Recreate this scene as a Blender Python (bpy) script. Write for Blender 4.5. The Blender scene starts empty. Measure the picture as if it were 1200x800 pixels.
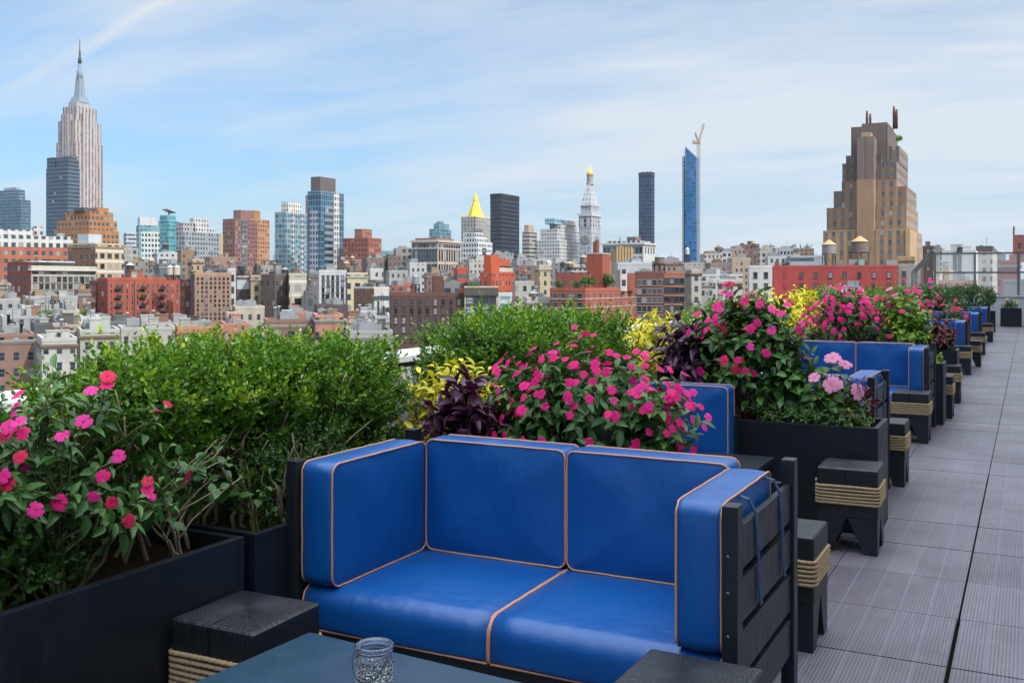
import bpy, bmesh, math, random
import numpy as np
from mathutils import Vector, Matrix, Euler
R = math.radians
rng = np.random.default_rng(7)
random.seed(7)
scene = bpy.context.scene
COL = scene.collection
# ------------------------------------------------------------------ camera frame
FPX, HOR, CAMH, YAW = 1167.0, 332.0, 1.45, R(27.4)
FW = Vector((-math.sin(YAW), math.cos(YAW), 0)); RT = Vector((math.cos(YAW), math.sin(YAW), 0))
def at(px, d, z=0.0):
    p = FW*d + RT*((px-600)/FPX*d); return Vector((p.x, p.y, z))
def zpx(y, d): return CAMH-(y-HOR)*d/FPX

# ------------------------------------------------------------------ node helpers
def new_mat(name):
    m = bpy.data.materials.new(name); m.use_nodes = True
    nt = m.node_tree; b = nt.nodes['Principled BSDF']; return m, nt, b
def nd(nt, typ, **kw):
    n = nt.nodes.new(typ)
    for k, v in kw.items(): setattr(n, k, v)
    return n
def mth(nt, op, a, b=None, clamp=False):
    n = nt.nodes.new('ShaderNodeMath'); n.operation = op; n.use_clamp = clamp
    for i, v in enumerate((a, b)):
        if v is None: continue
        if isinstance(v, (int, float)): n.inputs[i].default_value = v
        else: nt.links.new(v, n.inputs[i])
    return n.outputs[0]
def mixc(nt, fac, a, b, blend='MIX'):
    n = nt.nodes.new('ShaderNodeMix'); n.data_type = 'RGBA'; n.blend_type = blend
    for s, v in ((n.inputs[0], fac), (n.inputs[6], a), (n.inputs[7], b)):
        if isinstance(v, (int, float)): s.default_value = v
        elif isinstance(v, tuple): s.default_value = v if len(v) == 4 else (*v, 1)
        else: nt.links.new(v, s)
    return n.outputs[2]
def mixf(nt, fac, a, b):
    n = nt.nodes.new('ShaderNodeMix'); n.data_type = 'FLOAT'
    for s, v in ((n.inputs[0], fac), (n.inputs[2], a), (n.inputs[3], b)):
        if isinstance(v, (int, float)): s.default_value = v
        else: nt.links.new(v, s)
    return n.outputs[0]
def noise(nt, vec, scale, detail=3, rough=.55):
    n = nt.nodes.new('ShaderNodeTexNoise'); n.inputs['Scale'].default_value = scale
    n.inputs['Detail'].default_value = detail; n.inputs['Roughness'].default_value = rough
    if vec is not None: nt.links.new(vec, n.inputs['Vector'])
    return n.outputs['Fac']
def bump(nt, b, h, strength, dist):
    n = nt.nodes.new('ShaderNodeBump'); n.inputs['Strength'].default_value = strength; n.inputs['Distance'].default_value = dist
    nt.links.new(h, n.inputs['Height']); nt.links.new(n.outputs[0], b.inputs['Normal']); return n
def mapping(nt, vec, sc):
    n = nt.nodes.new('ShaderNodeMapping'); n.inputs['Scale'].default_value = sc
    nt.links.new(vec, n.inputs['Vector']); return n.outputs[0]
def stepr(nt, v, lo, hi):
    n = nt.nodes.new('ShaderNodeMapRange'); n.inputs[1].default_value = lo; n.inputs[2].default_value = hi
    nt.links.new(v, n.inputs[0]); return n.outputs[0]

def plain(name, col, rough=.5, spec=.5, metal=0, var=.15, nscale=6, bmp=0, bscale=60, stretch=None, coat=0):
    m, nt, b = new_mat(name)
    tc = nd(nt, 'ShaderNodeTexCoord').outputs['Object']
    v = mapping(nt, tc, stretch) if stretch else tc
    n = noise(nt, v, nscale, 4)
    c = mixc(nt, n, tuple(x*(1-var) for x in col), tuple(min(1, x*(1+var)) for x in col))
    nt.links.new(c, b.inputs['Base Color'])
    rr = stepr(nt, noise(nt, v, nscale*2.3, 3), .2, .8)
    nt.links.new(mixf(nt, rr, rough*.8, min(1, rough*1.2)), b.inputs['Roughness'])
    b.inputs['Specular IOR Level'].default_value = spec; b.inputs['Metallic'].default_value = metal
    b.inputs['Coat Weight'].default_value = coat
    if bmp: bump(nt, b, noise(nt, v, bscale, 4), bmp, .004)
    return m

M = {}
def build_materials():
    M['black_wood'] = plain('black_painted_wood', (.0085, .0115, .017), .42, .4, var=.4, nscale=5, bmp=.35, bscale=25, stretch=(3, 3, .6))
    M['planter'] = plain('charcoal_planter', (.0055, .008, .012), .45, .4, var=.3, nscale=3, bmp=.12, bscale=90)
    m = M['planter']; nt = m.node_tree; b = nt.nodes['Principled BSDF']; src = b.inputs['Base Color'].links[0].from_socket
    tc = nd(nt, 'ShaderNodeTexCoord').outputs['Object']; sm = stepr(nt, noise(nt, mapping(nt, tc, (5, 5, 1.1)), 3, 5, .65), .55, .80); sc = stepr(nt, noise(nt, tc, 38, 3, .7), .66, .74)
    nt.links.new(mixc(nt, mth(nt, 'ADD', mth(nt, 'MULTIPLY', sm, .35), mth(nt, 'MULTIPLY', sc, .25), True), src, (.032, .040, .050)), b.inputs['Base Color'])
    M['table'] = plain('slate_blue_table', (.014, .042, .075), .33, .5, var=.3, nscale=7, bmp=.1, bscale=70)
    M['piping'] = plain('tan_piping', (.52, .245, .13), .5, .4, var=.12, nscale=30)
    M['strap'] = plain('navy_strap', (.02, .06, .13), .6, .3, var=.2, nscale=20)
    M['rope'] = plain('manila_rope', (.31, .22, .13), .85, .2, var=.45, nscale=60, bmp=.4, bscale=300)
    M['soil'] = plain('potting_soil', (.022, .014, .009), .95, .1, var=.5, nscale=40, bmp=.8, bscale=60)
    M['bark'] = plain('pale_bark', (.26, .205, .135), .85, .2, var=.35, nscale=30, bmp=.4, bscale=80)
    M['greenstem'] = plain('green_stem', (.10, .11, .04), .6, .3, var=.3, nscale=20)
    M['redstem'] = plain('reddish_stem', (.14, .05, .04), .6, .3, var=.3, nscale=20)
    M['white_paint'] = plain('white_parapet_paint', (.42, .43, .44), .55, .4, var=.1, nscale=3)
    M['metal'] = plain('grey_metal', (.13, .135, .14), .4, .5, metal=.5, var=.1, nscale=8)
    M['bolt'] = plain('bolt_steel', (.18, .18, .19), .4, .5, metal=.9, var=.1, nscale=30)
    M['wire'] = plain('dark_wire', (.03, .03, .03), .4, .5, metal=.8, var=.1)
    M['render'] = plain('pale_render', (.62, .60, .57), .8, .2, var=.06, nscale=2)
    # upholstery: woven vinyl, soft wrinkles
    m, nt, b = new_mat('blue_upholstery')
    tc = nd(nt, 'ShaderNodeTexCoord').outputs['Object']
    n = noise(nt, tc, 3.0, 3)
    nt.links.new(mixc(nt, n, (.0016, .062, .245), (.002, .074, .280)), b.inputs['Base Color'])
    nt.links.new(mixf(nt, noise(nt, tc, 5, 2), .33, .41), b.inputs['Roughness'])
    b.inputs['Specular IOR Level'].default_value = .5
    b.inputs['Sheen Weight'].default_value = 0
    wr = mth(nt, 'ADD', noise(nt, mapping(nt, tc, (5, 5, 2.2)), 1.6, 3, .5), mth(nt, 'MULTIPLY', stepr(nt, noise(nt, mapping(nt, tc, (9, 9, 3.5)), 1.3, 2, .5), .52, .72), .14))
    wv = noise(nt, tc, 420, 1)
    h = mth(nt, 'ADD', mth(nt, 'MULTIPLY', wr, 1.0), mth(nt, 'MULTIPLY', wv, .03))
    bump(nt, b, h, .4, .02)
    M['blue'] = m
    # stool top end grain (object z up; radial rays and rings)
    m, nt, b = new_mat('black_end_grain_wood')
    tc = nd(nt, 'ShaderNodeTexCoord').outputs['Object']
    sp = nd(nt, 'ShaderNodeSeparateXYZ'); nt.links.new(tc, sp.inputs[0])
    nz = nd(nt, 'ShaderNodeSeparateXYZ'); nt.links.new(nd(nt, 'ShaderNodeTexCoord').outputs['Normal'], nz.inputs[0])
    top = mth(nt, 'GREATER_THAN', nz.outputs[2], .6)
    x = mth(nt, 'ADD', sp.outputs[0], .02); y = mth(nt, 'SUBTRACT', sp.outputs[1], .03)
    ang = mth(nt, 'ARCTAN2', y, x)
    rad = mth(nt, 'SQRT', mth(nt, 'ADD', mth(nt, 'MULTIPLY', x, x), mth(nt, 'MULTIPLY', y, y)))
    cv = nd(nt, 'ShaderNodeCombineXYZ'); nt.links.new(mth(nt, 'MULTIPLY', ang, 7.0), cv.inputs[0]); nt.links.new(mth(nt, 'MULTIPLY', rad, 9.0), cv.inputs[1])
    rays = noise(nt, cv.outputs[0], 2.6, 3, .7)
    rings = mth(nt, 'SINE', mth(nt, 'ADD', mth(nt, 'MULTIPLY', rad, 520), mth(nt, 'MULTIPLY', noise(nt, tc, 7, 2), 9)))
    grain = noise(nt, mapping(nt, tc, (60, 60, 3)), 1.5, 4)
    hh = mixf(nt, top, grain, mth(nt, 'ADD', rays, mth(nt, 'MULTIPLY', rings, .06)))
    bump(nt, b, hh, .8, .006)
    wear = stepr(nt, rays, .54, .74)
    colr = mixc(nt, mth(nt, 'MULTIPLY', mth(nt, 'MULTIPLY', wear, top), .55), (.0065, .0085, .012), (.07, .085, .11))
    nt.links.new(colr, b.inputs['Base Color']); b.inputs['Roughness'].default_value = .42
    M['stool'] = m
    # decking tiles
    m, nt, b = new_mat('grooved_composite_decking')
    tc = nd(nt, 'ShaderNodeTexCoord').outputs['Object']
    sp = nd(nt, 'ShaderNodeSeparateXYZ'); nt.links.new(tc, sp.inputs[0])
    X, Y = sp.outputs[0], sp.outputs[1]
    tx = mth(nt, 'DIVIDE', mth(nt, 'ADD', X, .266), .61); ty = mth(nt, 'DIVIDE', mth(nt, 'SUBTRACT', Y, .442), .61)
    bx = mth(nt, 'MULTIPLY', tx, 5)
    fb = mth(nt, 'FRACT', bx); db = mth(nt, 'ABSOLUTE', mth(nt, 'SUBTRACT', fb, .5))
    bline = stepr(nt, db, .465, .49)
    fg = mth(nt, 'FRACT', mth(nt, 'MULTIPLY', bx, 9)); dg = mth(nt, 'ABSOLUTE', mth(nt, 'SUBTRACT', fg, .5))
    groove = stepr(nt, dg, .26, .40)
    cid = nd(nt, 'ShaderNodeCombineXYZ'); nt.links.new(mth(nt, 'FLOOR', tx), cid.inputs[0]); nt.links.new(mth(nt, 'FLOOR', ty), cid.inputs[1])
    wn = nd(nt, 'ShaderNodeTexWhiteNoise'); nt.links.new(cid.outputs[0], wn.inputs[0])
    bid = nd(nt, 'ShaderNodeCombineXYZ'); nt.links.new(mth(nt, 'FLOOR', bx), bid.inputs[0]); nt.links.new(mth(nt, 'FLOOR', ty), bid.inputs[1])
    wb = nd(nt, 'ShaderNodeTexWhiteNoise'); nt.links.new(bid.outputs[0], wb.inputs[0])
    c1 = mixc(nt, wn.outputs[0], (.095, .083, .106), (.185, .168, .198))
    c1 = mixc(nt, mth(nt, 'MULTIPLY', wb.outputs[0], .5), c1, (.095, .088, .120))
    st = noise(nt, mapping(nt, tc, (14, 1.1, 1)), 3, 5, .65)
    c1 = mixc(nt, stepr(nt, st, .5, .85), c1, (.20, .185, .22))
    dirt = noise(nt, tc, 1.7, 5, .6)
    c1 = mixc(nt, mth(nt, 'MULTIPLY', stepr(nt, dirt, .44, .72), .8), c1, (.080, .062, .082))
    c1 = mixc(nt, mth(nt, 'MULTIPLY', groove, .55), c1, (.045, .040, .055))
    c1 = mixc(nt, mth(nt, 'MULTIPLY', bline, .6), c1, (.17, .20, .27))
    nt.links.new(c1, b.inputs['Base Color'])
    nt.links.new(mixf(nt, dirt, .27, .50), b.inputs['Roughness'])
    hb = mth(nt, 'SUBTRACT', 1.0, mth(nt, 'ADD', mth(nt, 'MULTIPLY', groove, .6), mth(nt, 'MULTIPLY', bline, .5)))
    bump(nt, b, mth(nt, 'ADD', hb, mth(nt, 'MULTIPLY', st, .4)), .5, .004)
    M['deck'] = m
    M['underdeck'] = plain('dark_gap', (.006, .005, .006), .9, .1)
    # foliage: per leaf variation in the FACE attribute rnd
    def leaf(name, c0, c1, c2, rough=.42, trans=.25, tcol=None):
        m, nt, b = new_mat(name)
        a = nd(nt, 'ShaderNodeAttribute', attribute_name='rnd').outputs['Fac']
        rp = nd(nt, 'ShaderNodeValToRGB'); e = rp.color_ramp.elements
        e[0].color = (*c0, 1); e[1].color = (*c2, 1); k = e.new(.5); k.color = (*c1, 1)
        nt.links.new(a, rp.inputs[0]); nt.links.new(rp.outputs[0], b.inputs['Base Color'])
        b.inputs['Roughness'].default_value = rough; b.inputs['Specular IOR Level'].default_value = .45
        t = nd(nt, 'ShaderNodeBsdfTranslucent')
        if tcol: t.inputs[0].default_value = (*tcol, 1)
        else: nt.links.new(mixc(nt, .5, rp.outputs[0], (.10, .16, .01)), t.inputs[0])
        mx = nd(nt, 'ShaderNodeMixShader'); mx.inputs[0].default_value = trans
        nt.links.new(b.outputs[0], mx.inputs[1]); nt.links.new(t.outputs[0], mx.inputs[2])
        nt.links.new(mx.outputs[0], nt.nodes['Material Output'].inputs[0])
        return m
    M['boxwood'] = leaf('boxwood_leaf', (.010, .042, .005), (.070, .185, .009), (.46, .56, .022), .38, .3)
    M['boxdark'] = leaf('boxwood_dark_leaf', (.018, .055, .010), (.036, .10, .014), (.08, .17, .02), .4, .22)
    M['impleaf'] = leaf('impatiens_leaf', (.018, .068, .016), (.045, .130, .024), (.12, .25, .03), .40, .2)
    M['limeleaf'] = leaf('lime_leaf', (.10, .22, .012), (.17, .31, .02), (.28, .40, .025), .42, .3)
    M['yellow'] = leaf('yellow_leaf', (.32, .38, .012), (.62, .55, .014), (.85, .74, .03), .42, .3, (.5, .45, .02))
    M['purple'] = leaf('purple_leaf', (.026, .008, .022), (.065, .018, .050), (.13, .05, .13), .38, .12, (.12, .01, .04))
    M['redleaf'] = leaf('red_leaf', (.05, .008, .012), (.10, .012, .018), (.16, .02, .03), .45, .2, (.2, .01, .02))
    M['cover'] = leaf('ground_cover_leaf', (.03, .085, .014), (.055, .14, .022), (.10, .2, .03), .45, .25)
    def petal(name, c):
        m, nt, b = new_mat(name)
        tc = nd(nt, 'ShaderNodeTexCoord').outputs['Object']
        n = noise(nt, tc, 1.3 if name != 'x' else 40, 3)
        oi = nd(nt, 'ShaderNodeObjectInfo').outputs['Random']
        c0 = mixc(nt, oi, tuple(x*.78 for x in c), tuple(min(1, x*1.08+.01) for x in c))
        nt.links.new(mixc(nt, stepr(nt, n, .35, .7), mixc(nt, .45, c0, tuple(x*.6 for x in c)), c0), b.inputs['Base Color'])
        b.inputs['Roughness'].default_value = .6; b.inputs['Specular IOR Level'].default_value = .25
        t = nd(nt, 'ShaderNodeBsdfTranslucent'); t.inputs[0].default_value = (*c, 1)
        mx = nd(nt, 'ShaderNodeMixShader'); mx.inputs[0].default_value = .3
        nt.links.new(b.outputs[0], mx.inputs[1]); nt.links.new(t.outputs[0], mx.inputs[2])
        nt.links.new(mx.outputs[0], nt.nodes['Material Output'].inputs[0])
        return m
    M['magenta'] = petal('magenta_petal', (.86, .010, .215)); M['hotpink'] = petal('hot_pink_petal', (.90, .035, .33))
    M['red'] = petal('crimson_petal', (.62, .008, .075)); M['lightpink'] = petal('light_pink_petal', (.85, .30, .50))
    M['violet'] = petal('violet_petal', (.16, .10, .45)); M['gold'] = petal('yellow_petal', (.85, .50, .01))
    # jar glass
    m, nt, b = new_mat('textured_jar_glass')
    b.inputs['Base Color'].default_value = (.93, .97, 1, 1); b.inputs['Roughness'].default_value = .02
    b.inputs['Transmission Weight'].default_value = .98; b.inputs['IOR'].default_value = 1.48
    vo = nd(nt, 'ShaderNodeTexVoronoi'); vo.inputs['Scale'].default_value = 150; nt.links.new(nd(nt, 'ShaderNodeTexCoord').outputs['Object'], vo.inputs['Vector'])
    sz = nd(nt, 'ShaderNodeSeparateXYZ'); nt.links.new(nd(nt, 'ShaderNodeTexCoord').outputs['Object'], sz.inputs[0])
    bump(nt, b, mth(nt, 'MULTIPLY', vo.outputs['Distance'], mth(nt, 'LESS_THAN', sz.outputs[2], .08)), 1.0, .012)
    M['glassjar'] = m
    m, nt, b = new_mat('screen_glass')
    b.inputs['Base Color'].default_value = (.86, .91, .93, 1); b.inputs['Roughness'].default_value = .02
    b.inputs['Alpha'].default_value = .12; b.inputs['Specular IOR Level'].default_value = .7
    M['screen'] = m

# ------------------------------------------------------------------ objects
def tag(o, label=None, cat=None, group=None, kind=None):
    if label: o['label'] = label
    if cat: o['category'] = cat
    if group: o['group'] = group
    if kind: o['kind'] = kind
    return o
def empty(name, loc=(0, 0, 0), rz=0):
    o = bpy.data.objects.new(name, None); COL.objects.link(o)
    o.location = loc; o.rotation_euler = (0, 0, rz); o.empty_display_size = .1; return o
def link(name, me, parent=None, loc=(0, 0, 0), rz=0):
    o = bpy.data.objects.new(name, me); COL.objects.link(o); o.location = loc; o.rotation_euler = (0, 0, rz)
    if parent is not None: o.parent = parent
    return o
def kids(o): return [c for c in bpy.data.objects if c.parent == o]
def copy_tree(o, parent=None):
    c = o.copy(); COL.objects.link(c)
    if parent is not None: c.parent = parent
    for ch in kids(o): copy_tree(ch, c)
    return c

class MB:
    def __init__(s): s.v = []; s.f = []; s.m = []; s.sm = []
    def add(s, vs, fs, mi=0, smooth=False):
        o = len(s.v); s.v += [tuple(p) for p in vs]; s.f += [tuple(i+o for i in f) for f in fs]
        s.m += [mi]*len(fs); s.sm += [smooth]*len(fs)
    def box(s, x0, x1, y0, y1, z0, z1, mi=0):
        s.add([(x0, y0, z0), (x1, y0, z0), (x1, y1, z0), (x0, y1, z0), (x0, y0, z1), (x1, y0, z1), (x1, y1, z1), (x0, y1, z1)],
              [(0, 3, 2, 1), (4, 5, 6, 7), (0, 1, 5, 4), (1, 2, 6, 5), (2, 3, 7, 6), (3, 0, 4, 7)], mi)
    def frustum(s, b, t, z0, z1, mi=0):      # b, t = (x0,x1,y0,y1)
        s.add([(b[0], b[2], z0), (b[1], b[2], z0), (b[1], b[3], z0), (b[0], b[3], z0), (t[0], t[2], z1), (t[1], t[2], z1), (t[1], t[3], z1), (t[0], t[3], z1)],
              [(0, 3, 2, 1), (4, 5, 6, 7), (0, 1, 5, 4), (1, 2, 6, 5), (2, 3, 7, 6), (3, 0, 4, 7)], mi)
    def lathe(s, prof, n=24, cx=0, cy=0, mi=0, cap=True, smooth=True):
        vs = [(cx+r*math.cos(2*math.pi*i/n), cy+r*math.sin(2*math.pi*i/n), z) for r, z in prof for i in range(n)]
        fs = [(k*n+i, k*n+(i+1) % n, (k+1)*n+(i+1) % n, (k+1)*n+i) for k in range(len(prof)-1) for i in range(n)]
        if cap: fs += [tuple(range(n))[::-1], tuple((len(prof)-1)*n+i for i in range(n))]
        s.add(vs, fs, mi, smooth)
    def tube(s, pts, rad, n=8, closed=False, mi=0, smooth=True):
        pts = [Vector(p) for p in pts]; L = len(pts)
        rads = rad if isinstance(rad, (list, tuple)) else [rad]*L
        vs = []; up = None
        for i, p in enumerate(pts):
            a = pts[(i-1) % L] if (closed or i > 0) else p; b = pts[(i+1) % L] if (closed or i < L-1) else p
            t = (b-a).normalized() if (b-a).length > 1e-9 else Vector((0, 0, 1))
            if up is None: up = t.orthogonal().normalized()
            up = (up-t*up.dot(t)); up = up.normalized() if up.length > 1e-6 else t.orthogonal().normalized()
            w = t.cross(up)
            vs += [p+(up*math.cos(2*math.pi*k/n)+w*math.sin(2*math.pi*k/n))*rads[i] for k in range(n)]
        fs = [(i*n+k, i*n+(k+1) % n, ((i+1) % L)*n+(k+1) % n, ((i+1) % L)*n+k) for i in range(L if closed else L-1) for k in range(n)]
        if not closed: fs += [tuple(range(n))[::-1], tuple((L-1)*n+k for k in range(n))]
        s.add(vs, fs, mi, smooth)
    def mesh(s, name, mats):
        me = bpy.data.meshes.new(name); me.from_pydata(s.v, [], s.f)
        for m in (mats if isinstance(mats, (list, tuple)) else [mats]): me.materials.append(m)
        me.polygons.foreach_set('material_index', s.m); me.polygons.foreach_set('use_smooth', s.sm); me.update(); return me
    def build(s, name, mats, parent=None, loc=(0, 0, 0), rz=0, bevel=0, seg=2):
        me = s.mesh(name, mats)
        if bevel: bevel_mesh(me, bevel, seg)
        return link(name, me, parent, loc, rz)
def bevel_mesh(me, w, seg=2):
    bm = bmesh.new(); bm.from_mesh(me)
    bmesh.ops.bevel(bm, geom=bm.edges[:]+bm.verts[:], offset=w, segments=seg, profile=.6, affect='EDGES', clamp_overlap=True)
    bm.to_mesh(me); bm.free(); me.update()

def arr_mesh(name, V, F, mats, rnd=None, smooth=False, midx=None):
    """V (n,3), F (m,k) arrays -> mesh"""
    V = np.asarray(V, np.float32); F = np.asarray(F, np.int32); m, k = F.shape
    me = bpy.data.meshes.new(name)
    me.vertices.add(len(V)); me.vertices.foreach_set('co', V.ravel())
    me.loops.add(m*k); me.loops.foreach_set('vertex_index', F.ravel())
    me.polygons.add(m); me.polygons.foreach_set('loop_start', np.arange(0, m*k, k, dtype=np.int32))
    me.polygons.foreach_set('use_smooth', np.full(m, smooth))
    for x in (mats if isinstance(mats, (list, tuple)) else [mats]): me.materials.append(x)
    if midx is not None: me.polygons.foreach_set('material_index', midx.astype(np.int32))
    me.update(calc_edges=True); 
    if rnd is not None:
        a = me.attributes.new('rnd', 'FLOAT', 'FACE'); a.data.foreach_set('value', np.asarray(rnd, np.float32))
    return me
# ------------------------------------------------------------------ furniture
def rrect(w, h, r, n=7):
    """rounded rectangle loop centred on 0; r may be 4 radii (++, -+, --, +-)"""
    rs = r if isinstance(r, (tuple, list)) else (r,)*4
    out = []
    for (sx, sy, a0), q in zip(((1, 1, 0), (-1, 1, 90), (-1, -1, 180), (1, -1, 270)), rs):
        cx, cy = sx*(w/2-q), sy*(h/2-q)
        for i in range(n+1):
            a = R(a0+90*i/n); out.append((cx+q*math.cos(a), cy+q*math.sin(a)))
    # densify the straight runs
    res = []
    for i, p in enumerate(out):
        q = out[(i+1) % len(out)]; L = math.hypot(q[0]-p[0], q[1]-p[1]); k = max(1, int(L/.05))
        for j in range(k): res.append((p[0]+(q[0]-p[0])*j/k, p[1]+(q[1]-p[1])*j/k))
    return res
def cushion(name, parent, axis, size, rc, puff, bulge, loc, seed=0, extra_line=None, label=None):
    """box cushion; axis = thin axis ('x' or 'y'); size=(w, h, thick): w,h span the panel, piping round both panels"""
    w, h, t = size; lp = rrect(w, h, rc); n = len(lp); rr = random.Random(seed)
    ph = [rr.uniform(0, 6.28) for _ in range(6)]
    def wob(u, v, s): return .0042*math.sin(8*u+ph[0]+s)*math.sin(6*v+ph[1])+.003*math.sin(17*u+11*v+ph[2]+s)+.0022*math.sin(31*u-12*v+ph[3])*math.sin(9*u+20*v+ph[4])
    def put(u, v, a):
        if axis == 'y': return (u, a, v)
        return (a, u, v)
    V, F = [], []
    def ring(sc, a, out=0, s=0):
        o = len(V)
        for (u, v) in lp:
            L = math.hypot(u, v) or 1
            uu, vv = u*sc+u/L*out, v*sc+v/L*out
            da = wob(uu, vv, s)*(1-sc**6)*(1 if a > 0 else -1)
            V.append(put(uu, vv, a+da))
        return o
    scs = [.06, .25, .45, .62, .76, .87, .94, .98, 1.0]
    rings = []
    for sc in scs: rings.append(ring(sc, -(t/2+puff*(1-sc**3.2)), 0, 0))
    for k in range(1, 8):
        a = -t/2+t*k/8; rings.append(ring(1, a, bulge*math.sin(math.pi*k/8)))
    for sc in scs[::-1]: rings.append(ring(sc, (t/2+puff*(1-sc**3.2)), 0, 2))
    flip = axis == 'x'
    for a, b in zip(rings, rings[1:]):
        for i in range(n):
            j = (i+1) % n; q = (a+i, a+j, b+j, b+i); F.append(q if flip else q[::-1])
    c0, c1 = tuple(rings[0]+i for i in range(n)), tuple(rings[-1]+i for i in range(n))
    F.append(c0[::-1] if flip else c0); F.append(c1 if flip else c1[::-1])
    m = MB(); m.add(V, F, 0, True)
    o = m.build(name, M['blue'], parent, loc)
    if label: o['label'] = label
    p = MB(); e = .0035
    for sgn in (-1, 1):
        p.tube([put(u+rr.uniform(-.0007, .0007), v+rr.uniform(-.0007, .0007), sgn*(t/2+.001)+rr.uniform(-.0012, .0012)) for u, v in lp], .0034, 6, closed=True)
    if extra_line: p.tube(extra_line, .0038, 6)
    p.build('piping', M['piping'], o)
    return o

def sofa(label, loc, W, Hs=.85, D=.80, away=False, arms=(1, 1), detail=True, cushions=2, lowdetail=False):
    """frame faces -y when not away; x from 0..W, y from 0 (front) to D (rear); z of the posts Hs"""
    root = empty('armless_seat' if not arms[0] and not arms[1] else 'outdoor_sofa', (loc[0], loc[1], 0), math.pi if away else 0)
    tag(root, label, 'sofa' , 'blue cushioned sofas along the deck')
    pw, pd = .045, .06
    px0, px1 = 0, W-pw
    for x in (px0, px1):
        for y, hh in ((0, Hs-.012 if arms[0] else .262), (D-pd, Hs if arms[0] else .66)):
            m = MB(); m.box(x, x+pw, y, y+pd, 0, hh); m.build('leg', M['black_wood'], root, bevel=.004)
    zs = [.20, .355, .51, .665]; sh = .125; top = Hs-.055
    k = (top-.19)/4.0; zs = [.19+i*k for i in range(4)]; sh = k-.028
    fr = MB()
    for x in (px0+.012, px1+.012):
        for z in (zs if arms[0] else ()): fr.box(x, x+.022, pd, D-pd, z, z+sh)
    for z in (zs if arms[0] else zs[:3]): fr.box(pw, W-pw, D-.045, D-.022, z, z+sh)
    fr.build('slat_frame', M['black_wood'], root, bevel=.003)
    ap = MB(); ap.box(pw, W-pw, .022, .05, .14, .262); ap.build('front_apron', M['black_wood'], root, bevel=.003)
    dk = MB(); dk.box(pw+.002, W-pw-.002, .051, D-.047, .235, .259); dk.build('seat_deck', M['black_wood'], root)
    ta = .135; xl = pw+.004 if arms[0] else .01; xr = W-pw-.004 if arms[1] else W-.01
    il = xl+(ta if arms[0] else 0); ir = xr-(ta if arms[1] else 0)
    # seat cushions: panels left and right, rounded nose at the front
    sx0, sx1 = xl+.004, xr-.004; sw = (sx1-sx0)/cushions; sd, st = D-.08, .145
    for i in range(cushions):
        nose = [(-.5*sw+.006, -sd/2+.004, -st/2+.002), (.5*sw-.006, -sd/2+.004, -st/2+.002)]
        cushion('seat_cushion', root, 'x', (sd, st, sw-.008), (.03, .065, .02, .02), .012, .006,
                (sx0+sw*(i+.5), .018+sd/2, .263+st/2), i*7+3, extra_line=nose)
    bh = Hs-.442; bt = .14; bw = (ir-il)/cushions
    for i in range(cushions):
        cushion('back_cushion', root, 'y', (bw-.008, bh+.02, bt), .03, .015, .006,
                (il+bw*(i+.5), D-.05-bt/2-.003, .411+bh/2+.012), i*5+11)
    # the back cushions run on behind the arms' inner edge
    ad = D-.05-.012
    for side, (x, on) in enumerate(((xl+ta/2, arms[0]), (xr-ta/2, arms[1]))):
        if not on: continue
        cushion('arm_cushion', root, 'x', (D-.05-bt-.015, bh+.012, ta-.008), .04, .012, .007,
                (x, .022+(D-.05-bt-.015)/2, .411+bh/2+.008), side*3+17)
    for y, mir in ((.24, 0), (.56, 0), (.24, 1), (.56, 1)):
        if detail and arms[1]:
            m = MB(); x = W-.010
            pts = [(x-.055, y-.02, Hs-.025), (x-.018, y-.015, Hs-.035), (x-.002, y, Hs-.075), (x+.004, y+.012, Hs-.18), (x+.003, y+.03, Hs-.30), (x+.008, y+.035, Hs-.355)]
            if mir: pts = [(W-a, b, c) for a, b, c in pts]
            for a, b in zip(pts, pts[1:]):
                w = .011
                m.add([(a[0], a[1]-w, a[2]), (a[0], a[1]+w, a[2]), (b[0], b[1]+w, b[2]), (b[0], b[1]-w, b[2]),
                       (a[0]+.004, a[1]-w, a[2]+.003), (a[0]+.004, a[1]+w, a[2]+.003), (b[0]+.004, b[1]+w, b[2]+.001), (b[0]+.004, b[1]-w, b[2]+.001)],
                      [(0, 1, 2, 3), (7, 6, 5, 4), (0, 4, 5, 1), (2, 6, 7, 3), (1, 5, 6, 2), (3, 7, 4, 0)])
            m.build('tie_strap', M['strap'], root)
    if detail:
        for z in (.70, .60, .48, .36):
            m = MB(); m.lathe([(.0045, 0), (.005, .0015), (.003, .0025)], 10)
            o = m.build('screw', M['bolt'], root, (W-pw/2-.004, -.001, z)); o.rotation_euler = (math.pi/2, 0, 0)
    return root

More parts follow.
